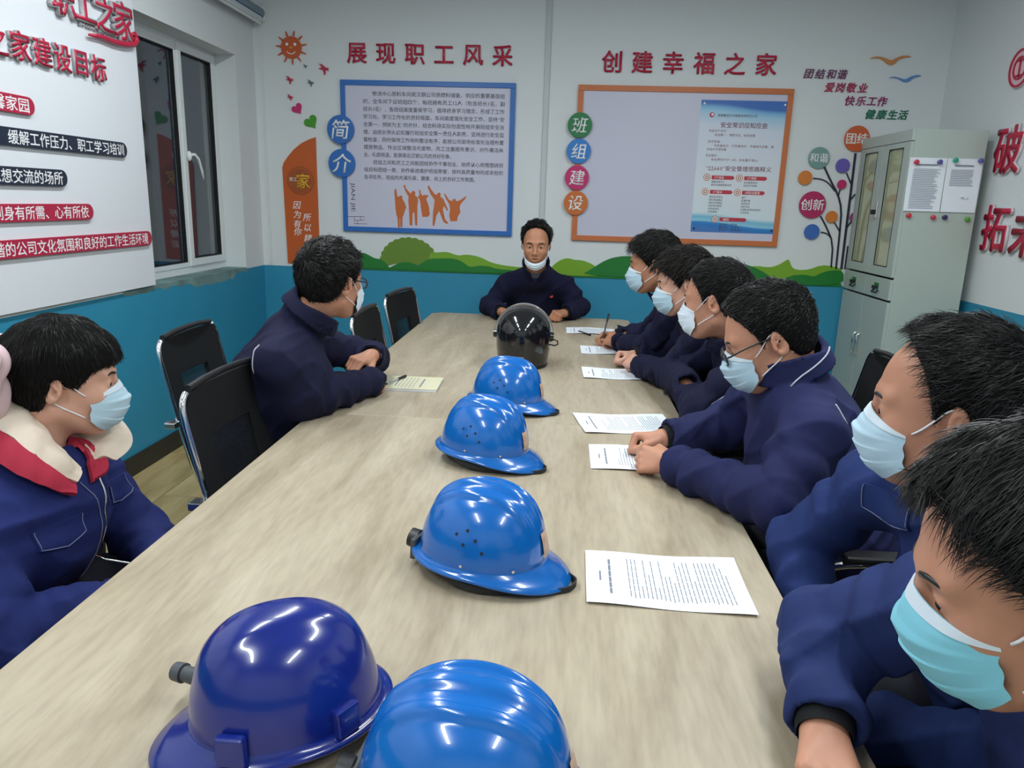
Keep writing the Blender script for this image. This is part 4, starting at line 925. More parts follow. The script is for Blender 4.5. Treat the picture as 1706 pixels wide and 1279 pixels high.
# ------------------------------------------------------------------ black motorcycle helmet, rear towards the camera
mh = thing('motorcycle_helmet', 'glossy black motorcycle helmet with raised clear visor, rear towards the viewer', 'helmet', loc=(-0.160, 3.235, 0.7505), rotz=PI / 2 - 0.05); mh.scale = (1, 1, 0.95)
GB = mat('gloss_black', (0.008, 0.008, 0.010, 1), 0.12, coat=0.5)
def mh_r(z, ph):   # radius profile; front = +x
    k = (z - 0.135) / 0.135
    r = math.sqrt(max(0, 1 - min(1, abs(k)) ** 2.6)) if z > 0.135 else 1.0 - 0.14 * (abs(k) ** 2.2)
    rx = 0.142 if math.cos(ph) < 0 else 0.135
    return rx * r, 0.120 * r
rings = []; n = 64
zs = list(np.linspace(0.004, 0.135, 12)) + [0.135 + 0.135 * math.sin(a) for a in np.linspace(0, PI / 2, 16)[1:-1]] + [0.2697]
b = MB()
for z in zs:
    rg = []
    for i in range(n):
        ph = 2 * PI * i / n; rx, ry = mh_r(z, ph); x = rx * math.cos(ph); y = ry * math.sin(ph)
        if z < 0.19 and math.cos(ph) > 0.35: x -= 0.03 * min(1, (0.19 - z) / 0.03) * min(1, (math.cos(ph) - 0.35) / 0.2)    # face opening set back
        rg.append((x, y, z))
    rings.append(rg)
b.loft(rings); b.build('shell', GB, mh, smooth=True)
rm = MB(); rm.tube([(mh_r(0.01, 2 * PI * i / 48)[0] * math.cos(2 * PI * i / 48) * 0.99, mh_r(0.01, 2 * PI * i / 48)[1] * math.sin(2 * PI * i / 48) * 0.99, 0.007) for i in range(48)], 0.006, 8, closed=True); rm.build('edge_trim', BLACKP, mh, smooth='auto')
vz = MB(); vs = []; fs = []; nu_, nv_ = 40, 12
for layer, off in ((0, 0.012), (1, 0.0095)):
    for j in range(nv_ + 1):
        for i in range(nu_ + 1):
            a = -PI / 2 * 1.02 + PI * 1.02 * i / nu_; el = math.radians(34 + 62 * j / nv_)
            # visor swept up over the front and crown, hinged at both temples
            y = (0.120 + off) * math.sin(a); r_ = math.cos(a)
            x = (0.139 + off) * r_ * math.cos(el); z = 0.140 + (0.135 + off) * r_ * math.sin(el)
            vs.append((x, y, z))
N_ = (nu_ + 1) * (nv_ + 1)
for j in range(nv_):
    for i in range(nu_):
        q = (j * (nu_ + 1) + i, j * (nu_ + 1) + i + 1, (j + 1) * (nu_ + 1) + i + 1, (j + 1) * (nu_ + 1) + i); fs.append(q); fs.append(tuple(N_ + k for k in q[::-1]))
for i in range(nu_):
    for j in (0, nv_): a = j * (nu_ + 1) + i; fs.append((a, a + 1, N_ + a + 1, N_ + a))
vz.add(vs, fs); vz.build('visor', mat('clear_visor', (0.92, 0.93, 0.97, 1), 0.06, trans=0.85), mh, smooth=True)
for s in (-1, 1): MB().tube([(0.0, s * 0.114, 0.14), (0.0, s * 0.1335, 0.14)], [0.020, 0.016], 20).build('visor_hinge', GB, mh, smooth='auto')
lpb = MB().tube([(0.0, -0.117, 0.115), (0.0, -0.135, 0.124), (0.0, -0.150, 0.118), (0.0, -0.152, 0.102), (0.0, -0.138, 0.096), (0.0, -0.118, 0.10)], 0.0035, 6); lpb.build('strap_loop', STRAP, mh)
for s_, z, hh, wd in (('AA81', 0.060, 0.010, 0.034), ('Yohmalar', 0.047, 0.011, 0.055)):
    me = text('printed_text', s_, mat('helmet_print', rgb(190, 190, 196), .5), mh, None, h=hh, width=wd, offset=0.01)
    me.matrix_local = frame((0, -1, 0), (0, 0, 1), (-1, 0, 0), (-0.1425 + (0.0035 if z < 0.05 else 0.0015), 0.0, z))
# ------------------------------------------------------------------ people: continuous surfaces grown from tapered, blended volumes
F32 = np.float32
def polygonize(f, lo, hi, h, slack=0.03):
    """naive surface nets over sparse blocks; returns vertices, quads"""
    lo = np.array(lo, F32); hi = np.array(hi, F32); B = 8
    nb = np.ceil((hi - lo) / (B * h)).astype(int)
    g = np.stack(np.meshgrid(*[np.arange(k) for k in nb], indexing='ij'), -1).reshape(-1, 3)
    d = f((lo + (g + 0.5) * B * h).astype(F32)); g = g[np.abs(d) < B * h * 0.87 + slack]
    r = np.arange(B + 1); off = np.stack(np.meshgrid(r, r, r, indexing='ij'), -1).reshape(-1, 3)
    N = nb * B + 2; stride = np.array([N[1] * N[2], N[2], 1], np.int64)
    ids, pos, sg = [], [], []
    cor = np.array([(i, j, k) for i in (0, 1) for j in (0, 1) for k in (0, 1)])
    edges = [(a, b) for a in range(8) for b in range(a + 1, 8) if np.abs(cor[a] - cor[b]).sum() == 1]
    for s in range(0, len(g), 220):
        gg = g[s:s + 220]; P = (gg[:, None, :] * B + off[None]).reshape(-1, 3)
        v = f((lo + P * h).astype(F32)).reshape(-1, B + 1, B + 1, B + 1)
        cv = np.stack([v[:, i:i + B, j:j + B, k:k + B] for i, j, k in cor], -1)
        neg = cv < 0; cnt = neg.sum(-1); m = (cnt > 0) & (cnt < 8)
        n_, i_, j_, k_ = np.nonzero(m)
        if len(n_) == 0: continue
        c = cv[m]; cell = gg[n_] * B + np.stack([i_, j_, k_], -1)
        acc = np.zeros((len(c), 3), F32); w = np.zeros(len(c), F32)
        for a, b in edges:
            va, vb = c[:, a], c[:, b]; x = (va < 0) != (vb < 0); t = np.where(x, va / np.where(x, va - vb, 1), 0)
            p = cor[a][None] + t[:, None] * (cor[b] - cor[a])[None]; acc += np.where(x[:, None], p, 0); w += x
        ids.append(cell @ stride); pos.append(lo + (cell + acc / w[:, None]) * h); sg.append(c[:, [0, 4, 2, 1]] < 0)
    if not ids: return np.zeros((0, 3), F32), np.zeros((0, 4), int)
    ids = np.concatenate(ids); pos = np.concatenate(pos).astype(F32); sg = np.concatenate(sg)
    o = np.argsort(ids); ids, pos, sg = ids[o], pos[o], sg[o]; quads = []
    for ax in range(3):
        x = np.nonzero(sg[:, 0] != sg[:, ax + 1])[0]; u, w_ = stride[(ax + 1) % 3], stride[(ax + 2) % 3]
        c0 = ids[x]; q = []; ok = np.ones(len(x), bool)
        for dd in (0, -u, -u - w_, -w_):
            k = np.searchsorted(ids, c0 + dd); k = np.clip(k, 0, len(ids) - 1); ok &= ids[k] == c0 + dd; q.append(k)
        q = np.stack(q, -1)[ok]; fl = ~sg[x, 0][ok]; q[fl] = q[fl][:, ::-1]; quads.append(q)
    return pos, np.concatenate(quads)
def np_mesh(name, v, q, m, parent=None, smooth=True, fast_tri=False):
    me = bpy.data.meshes.new(name); k = q.shape[1]
    me.vertices.add(len(v)); me.vertices.foreach_set('co', np.ascontiguousarray(v, F32).ravel())
    me.loops.add(q.size); me.loops.foreach_set('vertex_index', np.ascontiguousarray(q, np.int32).ravel())
    me.polygons.add(len(q)); me.polygons.foreach_set('loop_start', np.arange(0, q.size, k, dtype=np.int32))
    me.update(calc_edges=True)
    if smooth: me.polygons.foreach_set('use_smooth', np.ones(len(q), bool))
    me.materials.append(m); o = bpy.data.objects.new(name, me); C.objects.link(o)
    if parent: o.parent = parent
    return o
A3 = lambda *p: np.array(p, F32)
def cap_(P, a, b, ra, rb):
    a = np.array(a, F32); ab = np.array(b, F32) - a; t = np.clip(((P - a) @ ab) / max(float(ab @ ab), 1e-9), 0, 1)
    return np.linalg.norm(P - a - t[:, None] * ab, axis=1) - (ra + (rb - ra) * t)
def ell_(P, c, r):
    q = P - np.array(c, F32); r = np.array(r, F32); k0 = np.linalg.norm(q / r, axis=1); k1 = np.linalg.norm(q / (r * r), axis=1)
    return k0 * (k0 - 1) / np.maximum(k1, 1e-6)
def su(a, b, k):
    h = np.maximum(k - np.abs(a - b), 0) / k; return np.minimum(a, b) - h * h * k * 0.25
def ss(a, b, k):   # subtract b from a
    return -su(-a, b, k)
def sstep(x, a, b): t = np.clip((x - a) / (b - a), 0, 1); return t * t * (3 - 2 * t)
def unit(v): v = np.array(v, float); return v / (np.linalg.norm(v) + 1e-12)
def local(P, c, R, s=1.0): return ((P - np.array(c, F32)) @ np.array(R, F32)) / s      # R columns: local axes in the world
def bounded(P, c, r, fn):
    d = np.linalg.norm(P - np.array(c, F32), axis=1); out = d - r + 0.03; m = d < r
    if m.any(): out[m] = fn(P[m])
    return out

def head_R(yaw, pitch, roll):
    """columns forward, left, up; pitch > 0 looks down; roll > 0 leans to its right"""
    M = Matrix.Rotation(math.radians(yaw), 3, 'Z') @ Matrix.Rotation(math.radians(pitch), 3, 'Y') @ Matrix.Rotation(math.radians(roll), 3, 'X')
    return np.array(M)
def cranium(p, S):
    d = ell_(p, (-0.010, 0, 0.036), (0.099, 0.0765 * S['wide'], 0.090))
    return su(d, ell_(p, (-0.048, 0, 0.0), (0.048, 0.060 * S['wide'], 0.066)), 0.03)
def head_sdf(p, S):
    W_ = S['wide']
    d = cranium(p, S)
    d = su(d, ell_(p, (0.030, 0, -0.028), (0.058, 0.060 * W_, 0.082)), 0.035)
    y = np.abs(p[:, 1]); q = np.stack([p[:, 0], y, p[:, 2]], 1)
    d = su(d, cap_(q, (-0.008, 0.050 * W_, -0.05), (0.052, 0.022, -0.092), 0.018, 0.016), 0.03)
    d = su(d, cap_(q, (0.070, 0.0, -0.093), (0.066, 0.012, -0.093), 0.014, 0.012), 0.02)
    d = su(d, ell_(q, (0.058, 0.038, -0.022), (0.026, 0.022, 0.024)), 0.025)      # cheekbone
    d = su(d, cap_(q, (0.084, 0.010, 0.026), (0.072, 0.044, 0.028), 0.009, 0.008), 0.018)   # brow
    d = ss(d, ell_(q, (0.096, 0.031, 0.006), (0.013, 0.018, 0.011)), 0.014)       # socket
    d = su(d, ell_(q, (0.0745, 0.031, 0.006), (0.0140, 0.0165, 0.0125)), 0.005)     # lids over the eyeball
    if S.get('eyes', True):
        d = ss(d, ell_(q, (0.0885, 0.031, 0.0045), (0.010, 0.0125, 0.0036)), 0.002)
        d = su(d, cap_(q, (0.0862, 0.020, 0.0105), (0.0835, 0.043, 0.0095), 0.0018, 0.0016), 0.003)
    d = su(d, cap_(p, (0.088, 0, 0.010), (0.106, 0, -0.026), 0.0075, 0.0105), 0.012)     # nose
    d = su(d, ell_(q, (0.098, 0.012, -0.030), (0.010, 0.008, 0.008)), 0.008)
    d = ss(d, ell_(q, (0.101, 0.0065, -0.0385), (0.005, 0.0035, 0.005)), 0.003)
    d = su(d, ell_(p, (0.080, 0, -0.055), (0.020, 0.030, 0.022)), 0.015)
    d = su(d, cap_(q, (0.098, 0.0, -0.052), (0.088, 0.021, -0.0565), 0.0050, 0.0025), 0.005)
    d = su(d, cap_(q, (0.095, 0.0, -0.064), (0.087, 0.019, -0.060), 0.0055, 0.0025), 0.005)
    mo = S.get('mouth', 0.0015); d = ss(d, ell_(q, (0.101, 0.0, -0.0585), (0.016, 0.019, mo)), 0.002)
    # ears, tilted back and out
    e = q - A3(-0.008, 0.076 * W_, -0.002); ca, sa = math.cos(0.35), math.sin(0.35); ex = e[:, 0] * ca + e[:, 1] * sa; ey = -e[:, 0] * sa + e[:, 1] * ca
    cb, sb_ = math.cos(0.18), math.sin(0.18); e2 = np.stack([ex * cb - e[:, 2] * sb_, ey, ex * sb_ + e[:, 2] * cb], 1)
    e2 = np.stack([e2[:, 1] * 0 + e2[:, 0] + 0.006, e2[:, 1] - 0.004, e2[:, 2]], 1)
    ear = ell_(e2, (-0.004, 0.002, 0.002), (0.0185, 0.0075, 0.031))
    ear = ss(ear, ell_(e2, (0.000, 0.0105, 0.004), (0.0120, 0.0085, 0.0215)), 0.003); ear = ss(ear, ell_(e2, (0.003, 0.004, -0.003), (0.0065, 0.008, 0.008)), 0.003)
    ear = su(ear, cap_(e2, (0.004, 0.004, 0.004), (-0.006, 0.005, 0.016), 0.0022, 0.002), 0.003)
    ear = su(ear, ell_(e2, (0.009, 0.002, -0.004), (0.004, 0.005, 0.006)), 0.004)
    d = su(d, ear, 0.008)
    return d
# hairline: height below which there is no hair, along x (front to back)
HL = {
 'short': ([-0.12, -0.085, -0.055, -0.035, -0.022, -0.012, 0.004, 0.016, 0.026, 0.045, 0.06, 0.075, 0.12], [-0.072, -0.070, -0.055, -0.02, 0.024, 0.030, 0.020, -0.004, 0.030, 0.060, 0.080, 0.092, 0.13]),
 'low': ([-0.12, -0.085, -0.055, -0.035, -0.022, -0.012, 0.004, 0.018, 0.030, 0.048, 0.065, 0.085, 0.12], [-0.080, -0.078, -0.065, -0.03, 0.018, 0.026, 0.012, -0.012, 0.018, 0.040, 0.060, 0.072, 0.10]),
 'recede': ([-0.12, -0.085, -0.055, -0.035, -0.022, -0.012, 0.004, 0.014, 0.022, 0.034, 0.05, 0.065, 0.12], [-0.072, -0.070, -0.055, -0.02, 0.026, 0.032, 0.022, -0.002, 0.040, 0.082, 0.104, 0.118, 0.15]),
 'woman': ([-0.12, -0.085, -0.055, -0.035, -0.022, -0.012, 0.008, 0.026, 0.040, 0.055, 0.07, 0.09, 0.12], [-0.075, -0.080, -0.080, -0.045, 0.010, 0.022, 0.006, -0.004, 0.020, 0.034, 0.042, 0.044, 0.044]),
}
def hair_sdf(p, S):
    xs, zs = HL[S['style']]; zb = np.interp(p[:, 0], xs, zs) + S.get('rag', 0.004) * np.sin(p[:, 1] * 210 + 2 * np.sin(p[:, 0] * 150)) * 0.6
    up = sstep(p[:, 2], -0.02, 0.10); th = S['side'] + (S['top'] - S['side']) * up
    th = th * (1 + 0.10 * np.sin(p[:, 0] * 95 + 2.0 * np.sin(p[:, 1] * 70 + S['seed'])) + 0.06 * np.sin(p[:, 1] * 160 + p[:, 2] * 60 + S['seed'] * 3))
    th = th * sstep(p[:, 2] - zb, -0.006, S.get('fade', 0.022)) - 0.003 * (1 - sstep(p[:, 2] - zb, -0.008, 0.0))
    d = cranium(p, S) - th
    return np.maximum(d, -(p[:, 2] - zb))
def make_hair(S, hc, hR, hs, m, parent, base, nstr, rad):
    h = 0.0038
    v, q = polygonize(lambda P: hair_sdf(P, S), (-0.15, -0.125, -0.11), (0.135, 0.125, 0.175), h)
    R = np.array(hR, F32); tow = lambda x: (x * hs) @ R.T + np.array(hc, F32) - base
    o = np_mesh('hair', tow(v), q, CAPM, parent)
    rs = np.random.RandomState(S['seed'])
    # only roots on the outside of the cap
    e = 0.002; gr = np.stack([hair_sdf(v + A3(*(e if i == k else 0 for i in range(3))), S) - hair_sdf(v - A3(*(e if i == k else 0 for i in range(3))), S) for k in range(3)], 1)
    gr /= np.linalg.norm(gr, axis=1)[:, None] + 1e-9
    cr = cranium(v, S); ok = np.nonzero((cr > 0.001) & (v[:, 2] > -0.07))[0]
    idx = ok[rs.randint(0, len(ok), nstr)]; p = v[idx] + rs.normal(0, 0.0015, (nstr, 3)); n = gr[idx]
    wh = np.array(S.get('whorl', (-0.075, 0.0, 0.10)), F32); dirv = p - wh; dirv = dirv + np.array(S.get('comb', (0.05, 0.0, -0.02)), F32)
    dirv -= n * (dirv * n).sum(1)[:, None]; dirv /= np.linalg.norm(dirv, axis=1)[:, None] + 1e-9
    dirv += rs.normal(0, S.get('mess', 0.25), (nstr, 3)); dirv -= n * (dirv * n).sum(1)[:, None] * 0.9; dirv /= np.linalg.norm(dirv, axis=1)[:, None] + 1e-9
    topw = sstep(p[:, 2], 0.0, 0.09); L = (S['len_side'] + (S['len_top'] - S['len_side']) * topw) * rs.uniform(0.6, 1.15, nstr)
    L = L * (0.40 + 0.60 * sstep(p[:, 2] - np.interp(p[:, 0], *HL[S['style']]), 0.0, 0.035))
    lift = S.get('lift', 0.35) * rs.uniform(0.3, 1.2, nstr) * (0.35 + 0.65 * topw); droop = S.get('droop', 0.5) * rs.uniform(0.6, 1.2, nstr)
    K = 4; pts = []
    for k in range(K + 1):
        s = k / K; x = p - n * 0.002 + dirv * (L * s)[:, None] + n * (lift * L * s * (1 - 0.55 * s))[:, None]
        x = x + np.array([0, 0, -1.0]) * (droop * L * s * s * 0.6)[:, None]
        dd = cranium(x.astype(F32), S); need = np.maximum(0, 0.003 + 0.25 * S['side'] - dd)      # keep strands off the scalp
        x = x + n * need[:, None]; pts.append(x)
    V = np.zeros((nstr, (K + 1) * 3, 3), F32); rr = rad * rs.uniform(0.7, 1.3, nstr) / hs
    for k in range(K + 1):
        t = pts[min(k + 1, K)] - pts[max(k - 1, 0)]; t /= np.linalg.norm(t, axis=1)[:, None] + 1e-9
        a = np.cross(t, n); a /= np.linalg.norm(a, axis=1)[:, None] + 1e-9; b = np.cross(t, a); w = rr * (1.0, 1.0, 0.85, 0.6, 0.12)[k]
        for j in range(3):
            an = 2 * PI * j / 3; V[:, k * 3 + j] = pts[k] + (a * math.cos(an) + b * math.sin(an)) * w[:, None]
    Q = []
    for k in range(K):
        for j in range(3): Q.append((k * 3 + j, k * 3 + (j + 1) % 3, (k + 1) * 3 + (j + 1) % 3, (k + 1) * 3 + j))
    Q = np.array(Q)[None] + (np.arange(nstr) * (K + 1) * 3)[:, None, None]
    s_ = np_mesh('hair_strands', tow(V.reshape(-1, 3)), Q.reshape(-1, 4), m, o); s_['kind'] = 'stuff'
    return o

def hand_parts(w, d, up, side, curl=(0.6, 0.9, 0.6), thumb=0, s=1.0, spread=0.0):
    """w wrist, d direction of the fingers, up back of the hand, side +1 = thumb on local +y"""
    x = unit(d); z = unit(np.array(up, float) - x * (x @ np.array(up, float))); y = np.cross(z, x); R = np.stack([x, y, z], 1)
    P = lambda a, b, c: np.array(w, float) + R @ (np.array([a, b * side, c]) * s)
    palm = []; fing = []
    ys = (0.029, 0.010, -0.009, -0.027)
    palm.append((P(-0.03, 0, 0), P(0.01, 0, 0), 0.026 * s, 0.024 * s))
    for i, yy in enumerate(ys): palm.append((P(0.008, yy * 0.45, -0.001), P(0.084 - 0.004 * abs(i - 1), yy, 0.0), 0.0165 * s, 0.0110 * s))
    palm.append((P(0.012, 0.012, -0.010), P(0.048, 0.030, -0.012), 0.017 * s, 0.014 * s))
    for i, (yy, ls) in enumerate(zip(ys, (1.0, 1.08, 1.0, 0.80))):
        p = np.array([0.086 - 0.004 * abs(i - 1), yy, 0.0]); a = 0.0; sp = spread * (1.5 - i)
        ch = []
        for j, (L, c) in enumerate(zip((0.042, 0.026, 0.021), curl)):
            a += c * (1 + 0.06 * i); q = p + np.array([math.cos(a) * L * ls, sp * L, -math.sin(a) * L * ls]); r0 = (0.0098, 0.0090, 0.0082)[j]; r1 = (0.0092, 0.0083, 0.0070)[j]
            k = 0.88 if i == 3 else 1.0
            ch.append((P(*p), P(*q), r0 * s * k, r1 * s * k)); p = q
        fing.append(ch)
    if thumb == 0: T = [(0.020, 0.026, -0.010), (0.048, 0.048, -0.020), (0.076, 0.052, -0.028), (0.098, 0.048, -0.034)]
    elif thumb == 1: T = [(0.020, 0.026, -0.012), (0.052, 0.044, -0.026), (0.080, 0.034, -0.040), (0.092, 0.014, -0.044)]    # laid across curled fingers
    else: T = [(0.020, 0.026, -0.008), (0.050, 0.050, -0.006), (0.082, 0.050, -0.004), (0.106, 0.046, -0.004)]
    fing.append([(P(*T[j]), P(*T[j + 1]), (0.0135, 0.0115, 0.0102)[j] * s, (0.0115, 0.0105, 0.0078)[j] * s) for j in range(3)])
    return dict(palm=palm, fing=fing, c=P(0.06, 0, -0.01), r=0.15 * s)
def hand_sdf(P, H):
    def f(p):
        d = None
        for a in H['palm']: e = cap_(p, *a); d = e if d is None else su(d, e, 0.012)
        for ch in H['fing']:
            g = None
            for a in ch: e = cap_(p, *a); g = e if g is None else su(g, e, 0.003)
            d = su(d, g, 0.0045)
        return d
    return bounded(P, H['c'], H['r'], f)

SKINS = {}
def skin(c, nm):
    if nm not in SKINS: SKINS[nm] = mat('skin_' + nm, c, 0.48, spec=0.4, sss=0.12, noise=(40, 0.35), dark=0.93, bump=(260, 0.12, 0.0006))
    return SKINS[nm]
CAPM = mat('hair_base', (0.006, 0.0055, 0.0055, 1), 0.9, spec=0.1)
HAIRM = mat('black_hair', (0.008, 0.0075, 0.0075, 1), 0.38, spec=0.5)
HAIRD = mat('dark_brown_hair', (0.016, 0.012, 0.010, 1), 0.5, spec=0.35)
MASKB = mat('mask_blue', rgb(180, 208, 224), 0.85, bump=(420, 0.25, 0.0006)); MASKC = mat('mask_cyan', rgb(128, 198, 216), 0.85, bump=(420, 0.25, 0.0006))
MASKW = mat('mask_white', rgb(214, 226, 236), 0.85, bump=(420, 0.25, 0.0006)); LOOP = mat('ear_loop_white', rgb(228, 230, 234), 0.8)
EYEW = mat('eye_white', rgb(205, 200, 196), 0.25); IRIS = mat('iris_dark', (0.012, 0.008, 0.006, 1), 0.15)
FRAMEB = mat('glasses_frame_black', (0.008, 0.008, 0.010, 1), 0.25); LENS = mat('spectacle_lens', (0.96, 0.98, 1, 1), 0.02, trans=1.0)

def make_mask(S, hc, hR, hs, m, parent, base, chin=False):
    R = np.array(hR); tow = lambda x: (np.array(x, float) * hs) @ R.T + np.array(hc) - base
    nu, nv = 36, 40; W_ = S['wide']
    # centre-line profile from the bridge of the nose to under the chin
    if not chin:
        prof = [(0.000, 0.0975, 0.006), (0.10, 0.107, -0.010), (0.27, 0.1195, -0.030), (0.48, 0.1170, -0.052), (0.68, 0.1085, -0.074), (0.84, 0.097, -0.092), (1.0, 0.076, -0.108)]
        e_top, e_bot, ex, ey = -0.020, -0.070, 0.044, 0.0655 * W_
    else:
        prof = [(0.0, 0.094, -0.082), (0.2, 0.100, -0.090), (0.5, 0.097, -0.106), (0.8, 0.080, -0.122), (1.0, 0.060, -0.128)]
        e_top, e_bot, ex, ey = -0.046, -0.078, 0.034, 0.064 * W_
    tv = [p[0] for p in prof]
    V = np.zeros((2, nv + 1, nu + 1, 3))
    for j in range(nv + 1):
        v = j / nv; xc = np.interp(v, tv, [p[1] for p in prof]); zc = np.interp(v, tv, [p[2] for p in prof])
        zs = e_top + (e_bot - e_top) * v
        # pleats
        pl = 0.0030 * (1 - (v * 4.0) % 1.0) if 0.12 < v < 0.88 else 0
        for i in range(nu + 1):
            u = -1 + 2 * i / nu; a = abs(u)
            th = a * PI / 2 * 0.96
            y = math.sin(th) * ey * math.copysign(1, u) / math.sin(PI / 2 * 0.96)
            k = math.cos(th) / 1.0
            bl = (1 - a ** 2.2)
            x = ex + (xc - ex) * (0.30 * bl + 0.70 * k ** (0.85))
            z = zs + (zc - zs) * (1 - a ** 1.6)
            x += pl * (1 - a ** 3) + 0.0012 * math.sin(u * 9 + v * 14 + S['seed']) * a
            x += 0.004 * (1 - a) ** 3 * (0 if chin else 1)
            p = np.array([x, y, z])
            V[0, j, i] = p; V[1, j, i] = p - 0.0012 * unit((math.cos(th), math.sin(th) * math.copysign(1, u), 0))
    def slab(j0, j1, nm, mm, out=0.0, par=parent):
        vs = []; L = (j1 - j0 + 1) * (nu + 1)
        for l in range(2):
            for j in range(j0, j1 + 1):
                for i in range(nu + 1):
                    p = V[l, j, i] + (out if l == 0 else 0) * unit(V[0, j, i] - V[1, j, i]); vs.append(p)
        vs = tow(np.array(vs)); fs = []
        for j in range(j1 - j0):
            for i in range(nu): q = (j * (nu + 1) + i, j * (nu + 1) + i + 1, (j + 1) * (nu + 1) + i + 1, (j + 1) * (nu + 1) + i); fs += [q, tuple(L + k for k in q[::-1])]
        for j in (0, j1 - j0):
            for i in range(nu): a = j * (nu + 1) + i; fs.append((a, a + 1, L + a + 1, L + a))
        for i in (0, nu):
            for j in range(j1 - j0): a = j * (nu + 1) + i; fs.append((a, a + nu + 1, L + a + nu + 1, L + a))
        return MB().add(vs, fs).build(nm, mm, par, smooth='auto')
    o = slab(0, nv, 'face_mask', m)
    slab(0, 3, 'top_band', MASKW, 0.0014, o)
    for s in (-1, 1):
        ear = np.array([-0.022, s * 0.079 * W_, 0.006]); jj = -1 if s < 0 else 0
        a = V[0, 1, nu if s > 0 else 0]; b = V[0, nv - 1, nu if s > 0 else 0]
        top = [a, a * 0.6 + np.array([-0.004, s * 0.083 * W_, 0.020]) * 0.4 + np.array([0, s * 0.003, 0]), np.array([-0.004, s * 0.079 * W_, 0.031]), np.array([-0.021, s * 0.076 * W_, 0.028]), np.array([-0.033, s * 0.0735 * W_, 0.006]), np.array([-0.026, s * 0.073 * W_, -0.020]), np.array([-0.008, s * 0.0725 * W_, -0.036]), b * 0.5 + np.array([-0.004, s * 0.074 * W_, -0.034]) * 0.5 + np.array([0, s * 0.002, 0]), b]
        P_ = tow(np.array(smoothpts(top, 2, False)))
        MB().tube(P_, 0.0015 * hs, 6).build('ear_loop', LOOP, o, smooth=True)
    return o
def make_glasses(S, hc, hR, hs, parent, base, drop=0.0):
    R = np.array(hR); tow = lambda x: (np.array(x, float) * hs) @ R.T + np.array(hc) - base
    g = bpy.data.objects.new('glasses', None)
    b = MB(); first = None
    for s in (-1, 1):
        rim = [(0.112 - 0.012 * abs(math.cos(t) * 0.5 + 0.5) * 0.8, s * (0.033 + 0.024 * math.copysign(abs(math.cos(t)) ** 0.7, math.cos(t))), 0.000 - drop + 0.0155 * math.copysign(abs(math.sin(t)) ** 0.7, math.sin(t))) for t in np.linspace(0, 2 * PI, 28, endpoint=False)]
        b.tube(tow(np.array(rim)), 0.0021 * hs, 8, closed=True)
        b.tube(tow(np.array(smoothpts([(0.101, s * 0.058, 0.006 - drop), (0.094, s * 0.073, 0.008 - drop), (0.06, s * 0.080, 0.012), (0.01, s * 0.081 * S['wide'], 0.020), (-0.012, s * 0.081 * S['wide'], 0.018), (-0.026, s * 0.079 * S['wide'], 0.0)], 2, False))), 0.0022 * hs, 8)
    b.tube(tow(np.array([(0.1115, -0.011, 0.004 - drop), (0.114, 0, 0.006 - drop), (0.1115, 0.011, 0.004 - drop)])), 0.002 * hs, 8)
    o = b.build('glasses', FRAMEB, parent, smooth=True)
    for s in (-1, 1):
        rim = np.array([(0.112 - 0.012 * abs(math.cos(t) * 0.5 + 0.5) * 0.8, s * (0.033 + 0.023 * math.copysign(abs(math.cos(t)) ** 0.7, math.cos(t))), 0.000 - drop + 0.0148 * math.copysign(abs(math.sin(t)) ** 0.7, math.sin(t))) for t in np.linspace(0, 2 * PI, 28, endpoint=False)])
        rim[:, 0] = 0.112 - 0.008 * (rim[:, 1] * s - 0.009) / 0.05
        v0 = tow(rim); v1 = tow(rim - np.array([0.0012, 0, 0])); k = len(rim)
        MB().add(list(v0) + list(v1), [tuple(range(k)), tuple(range(k, 2 * k))[::-1]] + [(i, (i + 1) % k, k + (i + 1) % k, k + i) for i in range(k)]).build('lens', LENS, o)
    return o

def limb_folds(P, a, b, amp, freq, ph):
    a = np.array(a, F32); ab = np.array(b, F32) - a; L = float(np.linalg.norm(ab)); ab /= L; t = (P - a) @ ab
    w = P @ A3(23.0, -31.0, 17.0)
    return amp * (np.sin(t * freq + 1.3 * np.sin(w) + ph) * 0.6 + np.abs(np.sin(t * freq * 0.53 + 0.9 * np.sin(w * 0.7 + 1) + ph * 2)) * 0.8 - 0.4)
def elliptic(P, a, b, ra, rb, lat, f):
    lat = np.array(lat, F32); a = np.array(a, F32); k = (P - a) @ lat; return cap_(P - (k * (1 - 1 / f))[:, None] * lat, a, b, ra, rb)

